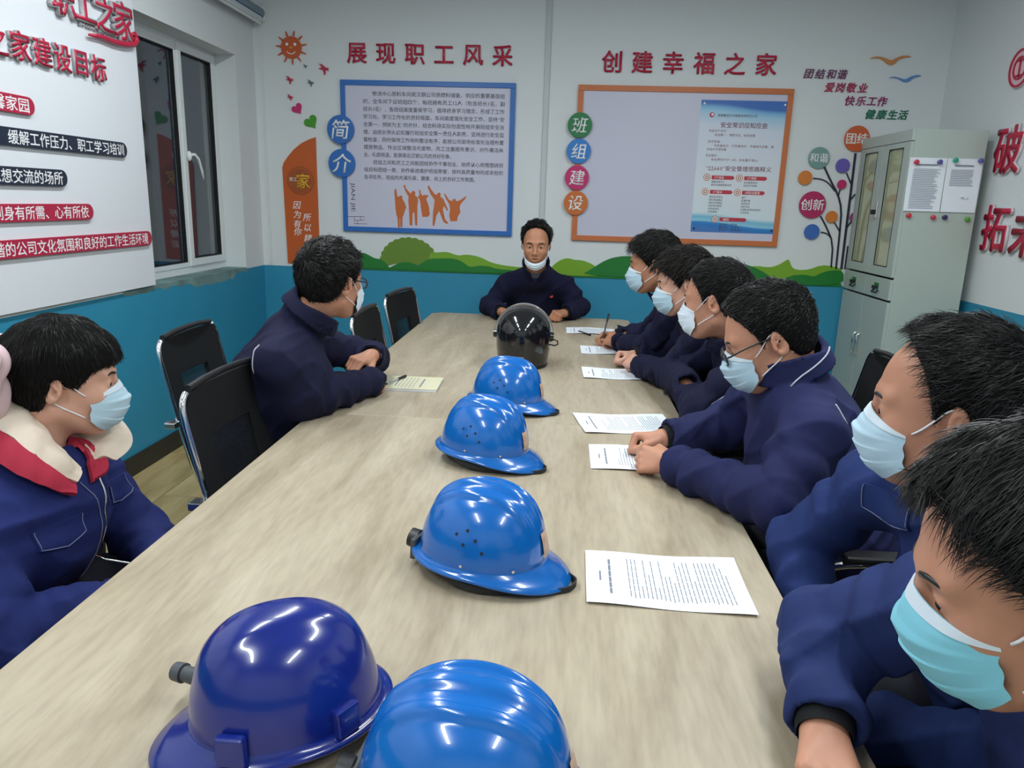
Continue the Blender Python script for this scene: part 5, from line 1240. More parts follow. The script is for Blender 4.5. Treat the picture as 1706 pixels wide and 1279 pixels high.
def person(spec):
    S = dict(wide=1.0, seed=1, side=0.007, top=0.016, len_side=0.012, len_top=0.03, style='short'); S.update(spec['hair'])
    label = spec['label']; px_, py_ = spec['pelvis'][0], spec['pelvis'][1]; base = np.array([px_, py_, 0], F32)
    hc, hs = np.array(spec['head'], float), spec.get('hs', 1.0); hR = head_R(*spec['rot'])
    byaw = math.radians(spec['byaw']); fwd = np.array([math.cos(byaw), math.sin(byaw), 0]); left = np.array([-fwd[1], fwd[0], 0])
    pel = np.array(spec['pelvis'], float); nb = np.array(spec['neck'], float); ch = np.array(spec['chest'], float)
    sL, sR, eL, eR, wL, wR = [np.array(spec[k], float) for k in ('sL', 'sR', 'eL', 'eR', 'wL', 'wR')]
    B = spec.get('bulk', 1.0); h = spec.get('h', 0.004); jh = spec.get('jh', 0.007)
    nk0 = hc + hR @ np.array([-0.030, 0, -0.045]) * hs; nr = 0.054 * hs * spec.get('neckr', 1.0)
    hands = [hand_parts(**q) for q in spec['hands']]
    def body(P):
        d = bounded(P, hc, 0.20 * hs, lambda p: head_sdf(local(p, hc, hR, hs), S) * hs)
        d = su(d, cap_(P, nk0, nb, nr, nr * 1.12), 0.03)
        d = su(d, elliptic(P, nb + (ch - nb) * 0.35, ch, 0.07, 0.085, left, 1.35), 0.05)
        d = su(d, elliptic(P, ch, pel, 0.085, 0.09, left, 1.35), 0.04)
        for s_, e_, w_ in ((sL, eL, wL), (sR, eR, wR)):
            d = su(d, cap_(P, nb * 0.5 + s_ * 0.5 - np.array([0, 0, .03]), s_, 0.045, 0.045), 0.03)
            d = su(d, cap_(P, s_, e_, 0.042, 0.036), 0.03); d = su(d, cap_(P, e_, w_, 0.036, 0.025), 0.02)
        for H in hands: d = su(d, hand_sdf(P, H), 0.01)
        return d
    pts = [hc + 0.16 * hs, hc - 0.16 * hs, pel + 0.15, pel - 0.15] + [x + s_ * 0.07 for x in (sL, sR, eL, eR, nb) for s_ in (-1, 1)] + [H['c'] + s_ * 0.14 for H in hands for s_ in (-1, 1)]
    lo, hi = np.min(pts, 0) - 0.02, np.max(pts, 0) + 0.02
    v, q = polygonize(body, lo, hi, h)
    root = np_mesh('person', v - base, q, skin(spec['skin'], spec.get('skn', 'a'))); root.location = tuple(base)
    tag(root, label, 'person')
    base = base.astype(float); R = np.array(hR); tow = lambda x: (np.array(x, float) * hs) @ R.T + hc - base
    make_hair(S, hc, hR, hs, spec.get('hairm', HAIRM), root, base.astype(F32), spec.get('nstr', 2500), spec.get('hrad', 0.0009))
    if spec.get('eyes', True):
        for s in (-1, 1):
            eb = MB().ball((0, 0, 0), 0.0122 * hs, 20, 14); ey = eb.build('eye', EYEW, root, smooth=True); ey.location = tuple(tow((0.0745, s * 0.031, 0.0055)))
            ib = MB().ball((0, 0, 0), (0.0035 * hs, 0.0058 * hs, 0.0058 * hs), 16, 10); io = ib.build('iris', IRIS, ey, smooth=True)
            gz = np.array(spec.get('gaze', (1, 0, -0.25))); dv = R @ unit(gz); io.location = tuple(dv * 0.0103 * hs); io.rotation_euler = Vector(dv).to_track_quat('X', 'Z').to_euler()
            # brow: a low arched ridge of short hairs
            P_ = [tow(x) for x in smoothpts([(0.0935, s * 0.012, 0.0235), (0.0935, s * 0.022, 0.0275), (0.0885, s * 0.034, 0.0300), (0.0795, s * 0.046, 0.0265), (0.074, s * 0.051, 0.023)], 1, False)]
            MB().tube(P_, [0.0022 * hs, 0.003 * hs] + [0.0032 * hs] * (len(P_) - 4) + [0.0024 * hs, 0.001 * hs], 8).build('eyebrow', HAIRM, root, smooth=True)
    if spec.get('mask'): make_mask(S, hc, hR, hs, spec['mask'], root, base, spec.get('chinmask', False))
    if spec.get('glasses'): make_glasses(S, hc, hR, hs, root, base, spec.get('gdrop', 0))
    # ---------------- jacket
    seed = S['seed']; up_ = unit(nk0 - nb); cf = unit(fwd - up_ * (fwd @ up_)); cl = np.cross(up_, cf)
    CR = np.stack([cf, cl, up_], 1); cb_ = nb + np.array(spec.get('coff', (0, 0, 0)))
    CH_ = spec.get('collar', 0.055); ar = spec.get('arm', 1.0)
    def collar(P, r0=0.066, t=0.006, H=CH_, z0=-0.03, flare=0.10, gap=0.020, ex=1.12):
        p = local(P, cb_, CR); z = p[:, 2]; rr = np.sqrt((p[:, 0] / ex) ** 2 + p[:, 1] ** 2) * 1.0
        d = np.abs(rr - (r0 + flare * (z - z0))) - t
        zt = H * (1 + 0.12 * np.sin(p[:, 1] * 40 + seed)); d = np.maximum(d, z - zt); d = np.maximum(d, z0 - z)
        if gap: d = ss(d, np.where(p[:, 0] > 0, np.abs(p[:, 1]) - gap * (0.35 + 1.2 * np.clip((z - z0) / (H - z0), 0, 1)), 1.0), 0.004)
        return d
    def jacket(P):
        d = elliptic(P, ch + (nb - ch) * 0.25, ch, 0.115 * B, 0.135 * B, left, 1.32)
        d = su(d, elliptic(P, ch, pel + np.array([0, 0, 0.03]), 0.135 * B, 0.145 * B, left, 1.22), 0.05)
        for s_, e_, w_, i, ext in ((sL, eL, wL, 0, spec.get('extL', 0)), (sR, eR, wR, 1, spec.get('extR', 0))):
            w_ = w_ + unit(w_ - e_) * ext
            d = su(d, cap_(P, nb - up_ * 0.035, s_ + np.array([0, 0, 0.005]), 0.070 * B, 0.064 * B), 0.06)
            a = cap_(P, s_, e_, 0.066 * B * ar, 0.061 * B * ar)
            a = a - limb_folds(P, s_, e_, 0.0095, 58, i + seed)
            f = cap_(P, e_, w_, 0.061 * B * ar, 0.046 * B * ar) - limb_folds(P, e_, w_, 0.0075, 70, i * 2 + seed)
            ax = unit(w_ - e_).astype(F32); t = (P - w_.astype(F32)) @ ax
            f = np.maximum(f, t + 0.006); f = ss(f, cap_(P, w_ - ax * 0.035, w_ + ax * 0.05, 0.036, 0.038), 0.004)
            a = su(a, f, 0.014); a = np.maximum(a, t + 0.006) if float(np.linalg.norm(w_ - s_)) > 0.2 and False else a; d = su(d, a, 0.030)
        w = P @ A3(14, 9, -6); u = P @ A3(-8, 12, 15)
        r1 = 1 - np.abs(np.sin(0.8 * w + 2.0 * np.sin(0.7 * u + seed))); r2 = 1 - np.abs(np.sin(1.5 * u + 1.6 * np.sin(w * 1.3 + seed)))
        d = d - 0.009 * r1 * r1 - 0.0045 * r2 * r2 + 0.004
        d = ss(d, cap_(P, nb - up_ * 0.025, nk0 + up_ * 0.08, 0.062, 0.075), 0.006)      # neck opening
        if CH_ > 0: d = su(d, collar(P), 0.004)
        if spec.get('flap', 0.0) > 0: d = su(d, collar(P, r0=0.093, t=0.0045, H=CH_ * 0.98, z0=CH_ - spec['flap'], flare=-0.22, gap=0.05), 0.002)
        # hem resting on the lap
        d = np.maximum(d, (pel[2] - 0.10) - P[:, 2])
        if spec.get('table', True): d = np.where((P[:, 2] < 0.7515) & inside_table(P), np.maximum(d, 0.7512 - P[:, 2]), d)
        return d
    pts = [pel + 0.24, pel - 0.24, ch + 0.27, ch - 0.27, cb_ + 0.14, cb_ - 0.14] + [x + s_ * 0.10 for x in (sL, sR, eL, eR, wL, wR) for s_ in (-1, 1)]
    lo, hi = np.min(pts, 0), np.max(pts, 0); lo[2] = max(lo[2], 0.35)
    v, q = polygonize(jacket, lo, hi, jh); jk = np_mesh('jacket', v - base.astype(F32), q, spec['jm'], root)
    if spec.get('part'):
        for nm, m_, kw in spec['part']:
            pts_ = [cb_ + 0.2, cb_ - 0.2]; v, q = polygonize(lambda P: collar(P, **kw), np.min(pts_, 0), np.max(pts_, 0), 0.004); np_mesh(nm, v - base.astype(F32), q, m_, jk)
    # inner cuffs, dark knitted
    for e_, w_ in ((eL, wL), (eR, wR)):
        ax = unit(w_ - e_); MB().tube([w_ - base - ax * 0.03, w_ - base - ax * 0.004, w_ - base + ax * 0.008], [0.037, 0.0365, 0.034], 20, cap=False).build('knit_cuff', spec.get('cuffm', BLACKF), jk, smooth=True)
    # trousers and shoes
    kn = [pel + fwd * 0.40 + left * s * 0.13 + np.array([0, 0, -0.04]) for s in (1, -1)]; ft = [k + np.array([0, 0, -k[2] + 0.09]) + fwd * 0.02 for k in kn]
    def legs(P):
        d = elliptic(P, pel + np.array([0, 0, 0.02]), pel - np.array([0, 0, 0.005]), 0.112, 0.112, left, 1.4)
        for s, k, f in zip((1, -1), kn, ft):
            d = su(d, cap_(P, pel + left * s * 0.10 + np.array([0, 0, -0.015]), k, 0.086, 0.066), 0.03)
            d = su(d, cap_(P, k, f, 0.064, 0.050), 0.02)
        d = d - 0.003 * np.sin(P @ A3(30, 20, 25) + 2 * np.sin(P @ A3(-20, 30, 10)))
        d = np.maximum(d, 0.462 - P[:, 2]) if False else d
        return np.maximum(d, 0.055 - P[:, 2])
    pts = [pel + 0.2, pel - 0.2] + [x + s_ * 0.09 for x in kn + ft for s_ in (-1, 1)]
    v, q = polygonize(legs, np.min(pts, 0), np.max(pts, 0), 0.014); np_mesh('trousers', v - base.astype(F32), q, spec.get('tm', TROUS), root)
    for f in ft:
        c = f - base; sh = MB(); rings = []
        for t_, w_, hh in ((-0.075, 0.030, 0.045), (-0.06, 0.038, 0.075), (0.0, 0.040, 0.078), (0.06, 0.043, 0.055), (0.13, 0.046, 0.040), (0.17, 0.036, 0.030), (0.185, 0.018, 0.02)):
            rings.append([c + fwd * t_ + left * (w_ * math.cos(a)) + np.array([0, 0, -c[2] + max(0.001, hh * (0.5 + 0.5 * math.sin(a)))]) for a in np.linspace(0, 2 * PI, 14, endpoint=False)])
        sh.loft(rings).build('shoe', BLACKP, root, smooth=True)
    # details that follow the cloth: piping, seams, flaps
    def onto(p, dirv, off=0.001, f=jacket):
        p = np.array(p, float) + np.array(dirv) * 0.16; dv = -unit(dirv)
        for _ in range(40):
            e = float(f(p[None].astype(F32))[0]) - off
            if abs(e) < 0.0006: break
            p = p + dv * e * 0.8
        return p
    return dict(root=root, jk=jk, onto=onto, base=base, fwd=fwd, left=left, nb=nb, ch=ch, cb=cb_, CR=CR, jacket=jacket, S=S, hc=hc, hR=hR, hs=hs, tow=tow, sL=sL, sR=sR, eL=eL, eR=eR)
def inside_table(P): return (P[:, 0] > -0.83) & (P[:, 0] < 0.44) & (P[:, 1] > -0.1) & (P[:, 1] < 4.705)
TROUS = mat('dark_trousers', (0.010, 0.012, 0.022, 1), 0.85, bump=(500, 0.2, 0.0005))
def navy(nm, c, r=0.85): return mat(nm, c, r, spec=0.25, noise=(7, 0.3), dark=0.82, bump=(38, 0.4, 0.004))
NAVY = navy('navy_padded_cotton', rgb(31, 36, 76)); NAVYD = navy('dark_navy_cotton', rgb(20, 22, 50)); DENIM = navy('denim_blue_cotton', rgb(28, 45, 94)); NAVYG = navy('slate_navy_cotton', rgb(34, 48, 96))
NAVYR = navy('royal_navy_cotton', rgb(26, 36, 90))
PIPE = mat('reflective_piping', rgb(178, 182, 196), 0.5)
def strip(D, pts, dirs, r=0.0018, nm='piping', m=None, off=0.001, par=None):
    P_ = [D['onto'](p, d, off) - D['base'] for p, d in zip(pts, dirs)]
    return MB().tube(smoothpts(P_, 1, False), r, 6).build(nm, m or PIPE, par or D['jk'], smooth=True)
def around(D, c, angs, zs, up=None, r=0.0022, nm='piping', m=None, f=None):
    """a thin strip laid on the cloth, around an axis through c in the collar frame"""
    pts = []; dirs = []
    for a, z in zip(angs, zs):
        dl = np.array([math.cos(math.radians(a)), math.sin(math.radians(a)), 0.0]); pts.append(np.array(c) + D['CR'] @ np.array([0, 0, z])); dirs.append(D['CR'] @ dl)
    return strip(D, pts, dirs, r, nm, m)
def patch(D, c, u, v, w, h, dirv, m, nm='pocket_flap', pent=0.25, off=0.003, n=6):
    """a stitched flap laid on the cloth"""
    c, u, v = np.array(c, float), unit(u), unit(v); g = []; e = []
    for j in range(n + 1):
        for i in range(n + 1):
            a, b = i / n - 0.5, j / n; hh = h * (1 - pent * abs(a) * 2); p = c + u * a * w - v * b * hh
            g.append(D['onto'](p, dirv, off) - D['base']); e.append(D['onto'](p, dirv, -0.004) - D['base'])
    N = (n + 1) ** 2; fs = []
    for j in range(n):
        for i in range(n): q = (j * (n + 1) + i, j * (n + 1) + i + 1, (j + 1) * (n + 1) + i + 1, (j + 1) * (n + 1) + i); fs += [q, tuple(N + k for k in q[::-1])]
    b = [j * (n + 1) for j in range(n + 1)] + [n * (n + 1) + i for i in range(1, n + 1)] + [j * (n + 1) + n for j in range(n - 1, -1, -1)] + list(range(n - 1, 0, -1))
    for i in range(len(b)): a0, a1 = b[i], b[(i + 1) % len(b)]; fs.append((a0, a1, N + a1, N + a0))
    o = MB().add(g + e, fs).build(nm, m, D['jk'], smooth='auto')
    st = [g[j * (n + 1)] for j in range(n + 1)] + [g[n * (n + 1) + i] for i in range(1, n + 1)] + [g[j * (n + 1) + n] for j in range(n - 1, -1, -1)]
    MB().tube([x * 0.94 + sum(g) / len(g) * 0.06 + unit(dirv) * 0.0008 for x in st], 0.0009, 5).build('stitching', PIPE2, o)
    return o
PIPE2 = mat('stitch_grey', rgb(120, 128, 160), 0.7)
def drape(D, inner, outer, off, thick, nm, m, nu=26, nv=8, crumple=0.004, bulge=0.010):
    """a piece of cloth between two edge curves, pushed clear of the jacket underneath"""
    def curve(pts, n):
        pts = [np.array(x, float) for x in pts]; pts = smoothpts(pts, 3, False); pts = [np.array(x) for x in pts]
        s = np.concatenate([[0], np.cumsum([np.linalg.norm(pts[i + 1] - pts[i]) for i in range(len(pts) - 1)])]); t = np.linspace(0, s[-1], n)
        return np.stack([np.interp(t, s, [q[k] for q in pts]) for k in range(3)], 1)
    a = curve(inner, nu + 1); b = curve(outer, nu + 1); v = np.linspace(0, 1, nv + 1)[:, None, None]
    G = a[None] * (1 - v) + b[None] * v
    du = np.gradient(G, axis=1); dv = np.gradient(G, axis=0); N = np.cross(du, dv); N /= np.linalg.norm(N, axis=2)[..., None] + 1e-9
    if N.mean((0, 1))[2] < 0: N = -N
    G = G + N * (bulge * np.sin(v * PI)); P = G.reshape(-1, 3)
    P = P + N.reshape(-1, 3) * (crumple * np.sin(P @ np.array([90., 70, -60]) + 1.5 * np.sin(P @ np.array([50., -80, 60]))))[:, None]
    e = 0.003
    for _ in range(6):
        Pf = P.astype(F32); d = D['jacket'](Pf); g = np.stack([D['jacket'](Pf + A3(*(e if i == k else 0 for i in range(3)))) - d for k in range(3)], 1); g /= np.linalg.norm(g, axis=1)[:, None] + 1e-9
        P = P + g * np.clip(off - d, 0, 0.05)[:, None]
    G = P.reshape(nv + 1, nu + 1, 3); du = np.gradient(G, axis=1); dv = np.gradient(G, axis=0); N = np.cross(du, dv); N /= np.linalg.norm(N, axis=2)[..., None] + 1e-9
    top = (G + N * thick / 2).reshape(-1, 3) - D['base']; bot = (G - N * thick / 2).reshape(-1, 3) - D['base']; L = len(top); fs = []
    for j in range(nv):
        for i in range(nu): q = (j * (nu + 1) + i, j * (nu + 1) + i + 1, (j + 1) * (nu + 1) + i + 1, (j + 1) * (nu + 1) + i); fs += [q, tuple(L + k for k in q[::-1])]
    for j in (0, nv):
        for i in range(nu): k = j * (nu + 1) + i; fs.append((k, k + 1, L + k + 1, L + k))
    for i in (0, nu):
        for j in range(nv): k = j * (nu + 1) + i; fs.append((k, k + nu + 1, L + k + nu + 1, L + k))
    return MB().add(list(top) + list(bot), fs).build(nm, m, D['jk'], smooth='auto')
# ------------------------------------------------------------------ the nine people
def H_(w, d, up, side, curl=(0.6, 0.9, 0.6), thumb=0, s=1.0, spread=0.0): return dict(w=w, d=d, up=up, side=side, curl=curl, thumb=thumb, s=s, spread=spread)
FIST = (1.25, 1.55, 1.0); LOOSE = (0.5, 0.7, 0.5); REST = (0.7, 1.1, 0.7)
SK1, SK2, SK3 = rgb(190, 136, 110), rgb(180, 126, 96), rgb(210, 160, 138)
def D_(name, **k): return person(dict(label=name, **k))
MEN = {}
# far end of the table
MEN['F'] = D_('person at far end of table, navy jacket, white mask pulled under chin', skin=SK2, skn='tan',
    head=(-0.163, 4.40, 1.205), rot=(-90, 6, 0), hs=1.04, pelvis=(-0.165, 4.97, 0.56), chest=(-0.165, 4.79, 0.86), neck=(-0.164, 4.56, 1.045), byaw=-90,
    sR=(-0.345, 4.68, 0.935), sL=(0.018, 4.69, 0.935), eR=(-0.445, 4.66, 0.815), eL=(0.115, 4.72, 0.815), wR=(-0.360, 4.45, 0.805), wL=(0.02, 4.53, 0.80),
    hands=[H_((-0.360, 4.45, 0.808), (0.55, -0.8, 0.05), (0.0, -0.2, 0.95), -1, FIST, 1, 0.95) | dict(side=1), H_((0.02, 4.53, 0.80), (-0.55, -0.8, 0.05), (0.35, -0.1, 0.9), -1, FIST, 1, 0.95)],
    hair=dict(seed=11, style='recede', side=0.006, top=0.020, len_top=0.03, comb=(-0.02, 0.06, 0), lift=0.3, droop=0.3, mess=0.15, wide=0.95, mouth=0.005), mask=MASKW, chinmask=True, jm=NAVYD, h=0.0030, jh=0.008, nstr=1800, hrad=0.0013, gaze=(1, 0.0, -0.1), collar=0.085, bulk=1.05)
# right-hand row, far to near
MEN['R1'] = D_('farthest person in the right row, dark navy coat, hands clasped round a pen', skin=SK2, skn='tan',
    head=(0.40, 3.36, 1.195), rot=(168, 8, 0), hs=1.04, pelvis=(0.80, 3.42, 0.56), chest=(0.62, 3.43, 0.87), neck=(0.50, 3.40, 1.045), byaw=158,
    sL=(0.475, 3.23, 0.98), sR=(0.53, 3.60, 0.98), eL=(0.40, 3.36, 0.815), eR=(0.45, 3.80, 0.82), wL=(0.285, 3.61, 0.80), wR=(0.29, 3.80, 0.80),
    hands=[H_((0.285, 3.61, 0.80), (-0.62, 0.75, 0.05), (-0.5, -0.4, 0.75), -1, REST, 1, 0.95), H_((0.29, 3.80, 0.80), (-0.95, -0.25, 0.05), (-0.1, 0.4, 0.85), 1, REST, 1, 0.95)],
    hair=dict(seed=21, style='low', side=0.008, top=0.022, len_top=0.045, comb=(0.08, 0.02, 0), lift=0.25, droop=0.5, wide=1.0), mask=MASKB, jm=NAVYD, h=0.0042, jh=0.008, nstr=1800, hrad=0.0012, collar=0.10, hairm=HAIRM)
MEN['R2'] = D_('person second from far end of right row, shaggy hair, pale blue mask', skin=SK3, skn='fair',
    head=(0.470, 2.945, 1.155), rot=(172, 10, 0), hs=1.0, pelvis=(0.80, 2.97, 0.56), chest=(0.64, 2.98, 0.865), neck=(0.545, 2.97, 1.03), byaw=160,
    sL=(0.525, 2.78, 0.965), sR=(0.56, 3.15, 0.965), eL=(0.435, 2.86, 0.815), eR=(0.48, 3.33, 0.82), wL=(0.335, 3.10, 0.80), wR=(0.34, 3.29, 0.80),
    hands=[H_((0.335, 3.10, 0.80), (-0.45, 0.88, 0.05), (-0.5, -0.3, 0.75), -1, FIST, 1, 0.95), H_((0.34, 3.29, 0.80), (-0.97, -0.1, 0.05), (-0.1, 0.4, 0.85), 1, FIST, 1, 0.95)],
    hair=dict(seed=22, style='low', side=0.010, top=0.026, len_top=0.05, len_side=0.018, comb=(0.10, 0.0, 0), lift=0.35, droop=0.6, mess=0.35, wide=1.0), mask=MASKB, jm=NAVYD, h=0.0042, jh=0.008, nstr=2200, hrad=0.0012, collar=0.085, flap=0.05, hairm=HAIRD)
MEN['R3'] = D_('person with cropped hair and white mask, just beyond the right-row glasses wearer', skin=SK1, skn='warm',
    head=(0.51, 2.50, 1.145), rot=(152, 6, 0), hs=1.04, pelvis=(0.84, 2.56, 0.56), chest=(0.69, 2.54, 0.865), neck=(0.60, 2.53, 1.02), byaw=165,
    sL=(0.59, 2.34, 0.955), sR=(0.60, 2.71, 0.955), eL=(0.46, 2.36, 0.815), eR=(0.43, 2.83, 0.83), wL=(0.47, 2.70, 0.80), wR=(0.445, 2.585, 0.846),
    hands=[H_((0.47, 2.70, 0.80), (0.3, 0.95, 0.0), (-0.5, -0.2, 0.8), -1, REST, 0, 0.95), H_((0.445, 2.585, 0.846), (0.5, -0.8, -0.1), (-0.1, 0.3, 0.9), 1, REST, 0, 0.95)],
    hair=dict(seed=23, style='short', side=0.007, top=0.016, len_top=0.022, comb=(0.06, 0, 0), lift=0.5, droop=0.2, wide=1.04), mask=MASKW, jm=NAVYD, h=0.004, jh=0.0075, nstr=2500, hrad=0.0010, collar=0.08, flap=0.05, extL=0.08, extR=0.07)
MEN['R4'] = D_('person in right row with black glasses and blue mask, fists on the table', skin=SK1, skn='warm',
    head=(0.515, 1.855, 1.135), rot=(170, 22, 0), hs=1.04, pelvis=(0.76, 1.87, 0.56), chest=(0.645, 1.87, 0.865), neck=(0.588, 1.862, 1.03), byaw=176,
    sL=(0.585, 1.675, 0.955), sR=(0.575, 2.06, 0.955), eL=(0.495, 1.585, 0.815), eR=(0.50, 2.14, 0.825), wL=(0.305, 1.865, 0.80), wR=(0.315, 2.07, 0.805),
    hands=[H_((0.305, 1.865, 0.80), (-0.80, 0.45, -0.08), (-0.3, -0.75, 0.55), -1, (0.9, 1.3, 0.8), 1), H_((0.315, 2.07, 0.805), (-0.95, 0.1, -0.03), (-0.1, 0.35, 0.9), 1, FIST, 1)],
    hair=dict(seed=4, style='short', side=0.006, top=0.018, len_top=0.018, len_side=0.008, comb=(0.05, 0, 0.03), lift=0.7, droop=0.15, wide=1.08), mask=MASKB, glasses=True, gdrop=0.006, jm=NAVY, bulk=1.1, h=0.0032, jh=0.0055, nstr=3500, hrad=0.0009, gaze=(1, 0, -0.5), collar=0.095, flap=0.055)
MEN['R5'] = D_('person in blue jacket with brown collar, receding hair, second nearest on right', skin=SK1, skn='warm',
    head=(0.605, 1.16, 1.15), rot=(154, 3, -3), hs=1.06, pelvis=(0.86, 1.22, 0.56), chest=(0.77, 1.20, 0.87), neck=(0.69, 1.18, 1.02), byaw=198,
    sR=(0.62, 1.375, 0.95), sL=(0.74, 1.00, 0.95), eR=(0.515, 1.47, 0.77), eL=(0.68, 0.90, 0.72), wR=(0.50, 1.27, 0.66), wL=(0.52, 1.07, 0.66),
    hands=[H_((0.50, 1.27, 0.66), (-0.3, -0.9, -0.25), (-0.3, 0.1, 0.9), 1, REST, 0), H_((0.52, 1.07, 0.66), (-0.6, 0.6, -0.2), (0, 0, 1), -1, REST, 0)],
    hair=dict(seed=25, style='recede', side=0.008, top=0.020, len_top=0.032, len_side=0.012, comb=(0.06, 0.01, 0.02), lift=0.45, droop=0.25, mess=0.3, wide=1.03), mask=MASKB, jm=DENIM, bulk=1.05, h=0.003, jh=0.0055, nstr=5500, hrad=0.0006, collar=0.0, cuffm=NAVYD,
    part=[('collar', mat('brown_corduroy', rgb(84, 78, 66), 0.85, bump=(300, 0.3, 0.001)), dict(r0=0.080, t=0.007, H=0.050, z0=-0.035, flare=0.22, gap=0.035)), ('inner_collar', BLACKF, dict(r0=0.066, t=0.005, H=0.055, z0=-0.03, flare=0.08, gap=0.012))])
MEN['R6'] = D_('person nearest on the right, slate navy jacket, thick black hair, bright blue mask', skin=SK1, skn='near',
    head=(0.452, 0.655, 1.125), rot=(162, 17, -4), hs=1.04, pelvis=(0.80, 0.80, 0.56), chest=(0.68, 0.77, 0.87), neck=(0.56, 0.73, 1.01), byaw=176,
    sR=(0.525, 0.91, 0.955), sL=(0.60, 0.56, 0.955), eR=(0.415, 1.02, 0.845), eL=(0.60, 0.42, 0.74), wR=(0.362, 0.852, 0.80), wL=(0.50, 0.62, 0.68),
    hands=[H_((0.362, 0.852, 0.80), (-0.25, -0.96, -0.05), (0.1, 0.0, 1.0), 1, REST, 1), H_((0.50, 0.62, 0.68), (-0.4, 0.7, -0.3), (0, 0, 1), -1, REST, 0)],
    hair=dict(seed=26, style='short', side=0.008, top=0.022, len_top=0.042, len_side=0.016, comb=(0.02, 0.06, 0.03), lift=0.28, droop=0.35, mess=0.14, wide=1.0), mask=MASKC, jm=NAVYG, bulk=1.03, h=0.0028, jh=0.005, nstr=9000, hrad=0.00055, collar=0.065, gaze=(1, 0.2, -0.6))
# left-hand side
MEN['L'] = D_('person on left in navy jacket and glasses, turned away, arms folded on table', skin=SK1, skn='warm',
    head=(-0.755, 2.40, 1.175), rot=(64, 2, 4), hs=1.04, pelvis=(-1.02, 2.36, 0.56), chest=(-0.905, 2.32, 0.86), neck=(-0.85, 2.36, 1.035), byaw=42,
    sR=(-0.865, 2.18, 0.945), sL=(-0.88, 2.52, 0.945), eR=(-0.775, 2.33, 0.815), eL=(-0.735, 2.86, 0.828), wR=(-0.688, 2.56, 0.805), wL=(-0.695, 2.665, 0.880),
    hands=[H_((-0.688, 2.56, 0.805), (0.33, 0.93, 0.0), (0.3, 0, 0.9), -1, FIST, 1, 0.9), H_((-0.695, 2.665, 0.880), (-0.45, -0.86, -0.06), (0.1, -0.1, 0.95), 1, REST, 0, 0.97)],
    hair=dict(seed=31, style='short', side=0.010, top=0.018, len_top=0.030, len_side=0.020, comb=(0.05, 0.0, 0.02), lift=0.5, droop=0.35, mess=0.45, wide=1.04), mask=MASKW, glasses=True, jm=NAVYD, bulk=1.04, extR=0.065, h=0.0038, jh=0.0065, nstr=3500, hrad=0.0010, collar=0.095, flap=0.055)
MEN['W'] = D_('person with dark fringe and pink hair bow, cream and red hood, at left', skin=SK3, skn='fair',
    head=(-1.065, 1.50, 1.040), rot=(30, 4, 0), hs=1.0, pelvis=(-1.26, 1.40, 0.55), chest=(-1.145, 1.43, 0.76), neck=(-1.13, 1.445, 0.880), byaw=12,
    sR=(-1.12, 1.265, 0.795), sL=(-1.13, 1.605, 0.795), eR=(-1.03, 1.18, 0.62), eL=(-1.02, 1.64, 0.62), wR=(-0.90, 1.36, 0.61), wL=(-0.89, 1.52, 0.61),
    hands=[H_((-0.90, 1.36, 0.61), (0.6, 0.7, -0.2), (0, 0, 1), -1, REST, 0, 0.9) | dict(side=1), H_((-0.89, 1.52, 0.61), (0.6, -0.7, -0.2), (0, 0, 1), -1, REST, 0, 0.9)],
    hair=dict(seed=41, style='woman', side=0.010, top=0.024, len_top=0.024, len_side=0.022, comb=(0.02, 0.0, -0.01), whorl=(0.0, 0.0, 0.16), lift=0.06, droop=0.25, mess=0.08, wide=0.97, fade=0.012, rag=0.006), mask=MASKB, jm=NAVYR, bulk=1.14, h=0.003, jh=0.0055, nstr=5500, hrad=0.0006, collar=0.0, neckr=0.92)



# chairs under the seated people
for k, nm in (('R1', 'black chair of the farthest person in the right row'), ('R2', 'black chair of the shaggy-haired person in the right row'), ('R3', 'black chair showing between the glasses wearer and the nearest men on the right'), ('R4', 'black chair of the right-row glasses wearer'), ('R5', 'black chair of the person with the brown collar'), ('R6', 'black chair of the nearest person on the right'), ('F', 'black chair of the person at the far end'), ('W', 'black chair of the person with the pink bow')):
    D = MEN[k]; a = {'F': -90, 'L': 20, 'W': 4}.get(k, 180); b_ = D['base']; f = np.array([math.cos(math.radians(a)), math.sin(math.radians(a)), 0]); p_ = b_ - f * 0.02
    chair(p_[0] + (0.02 if k == 'R3' else -0.12 if k in ('R1', 'R2') else 0), p_[1] + (0.04 if k == 'R3' else 0), a, nm)
# piping, collars, pockets
D = MEN['R4']; cb_ = D['cb']
around(D, cb_, [78, 95, 115, 135, 155, 175], [0.046, 0.060, 0.070, 0.077, 0.081, 0.083])
def shoulder_piping(D, s_, out, r=0.002):
    bk = -D['fwd']; pts = []; dirs = []
    for t in np.linspace(0, 1, 7): pts.append(s_ + np.array([0, 0, 0.02 - 0.05 * t]) - out * (0.035 - 0.02 * t) + bk * 0.02); dirs.append(unit(bk * (0.5 + 0.4 * t) + out * 0.35 + np.array([0, 0, 1.0 - 0.9 * t])))
    strip(D, pts, dirs, r)
shoulder_piping(D, D['sL'], D['left'])
D = MEN['L']; shoulder_piping(D, D['sR'], -D['left']); 
for k in ('R3', 'R2'): D = MEN[k]; around(D, D['cb'], [120, 90, 70, 50] if False else [80, 95, 110, 125], [0.040, 0.050, 0.056, 0.060], r=0.0018)
D = MEN['R5']; f, l = D['fwd'], D['left']; U = np.array([0, 0, 1.0]); DEN2 = DENIM
fr = D['ch'] + f * 0.10 + U * 0.02
patch(D, fr - l * 0.115 + U * 0.085, -l, U, 0.11, 0.062, f, DEN2); patch(D, fr + l * 0.115 + U * 0.085, -l, U, 0.11, 0.062, f, DEN2)
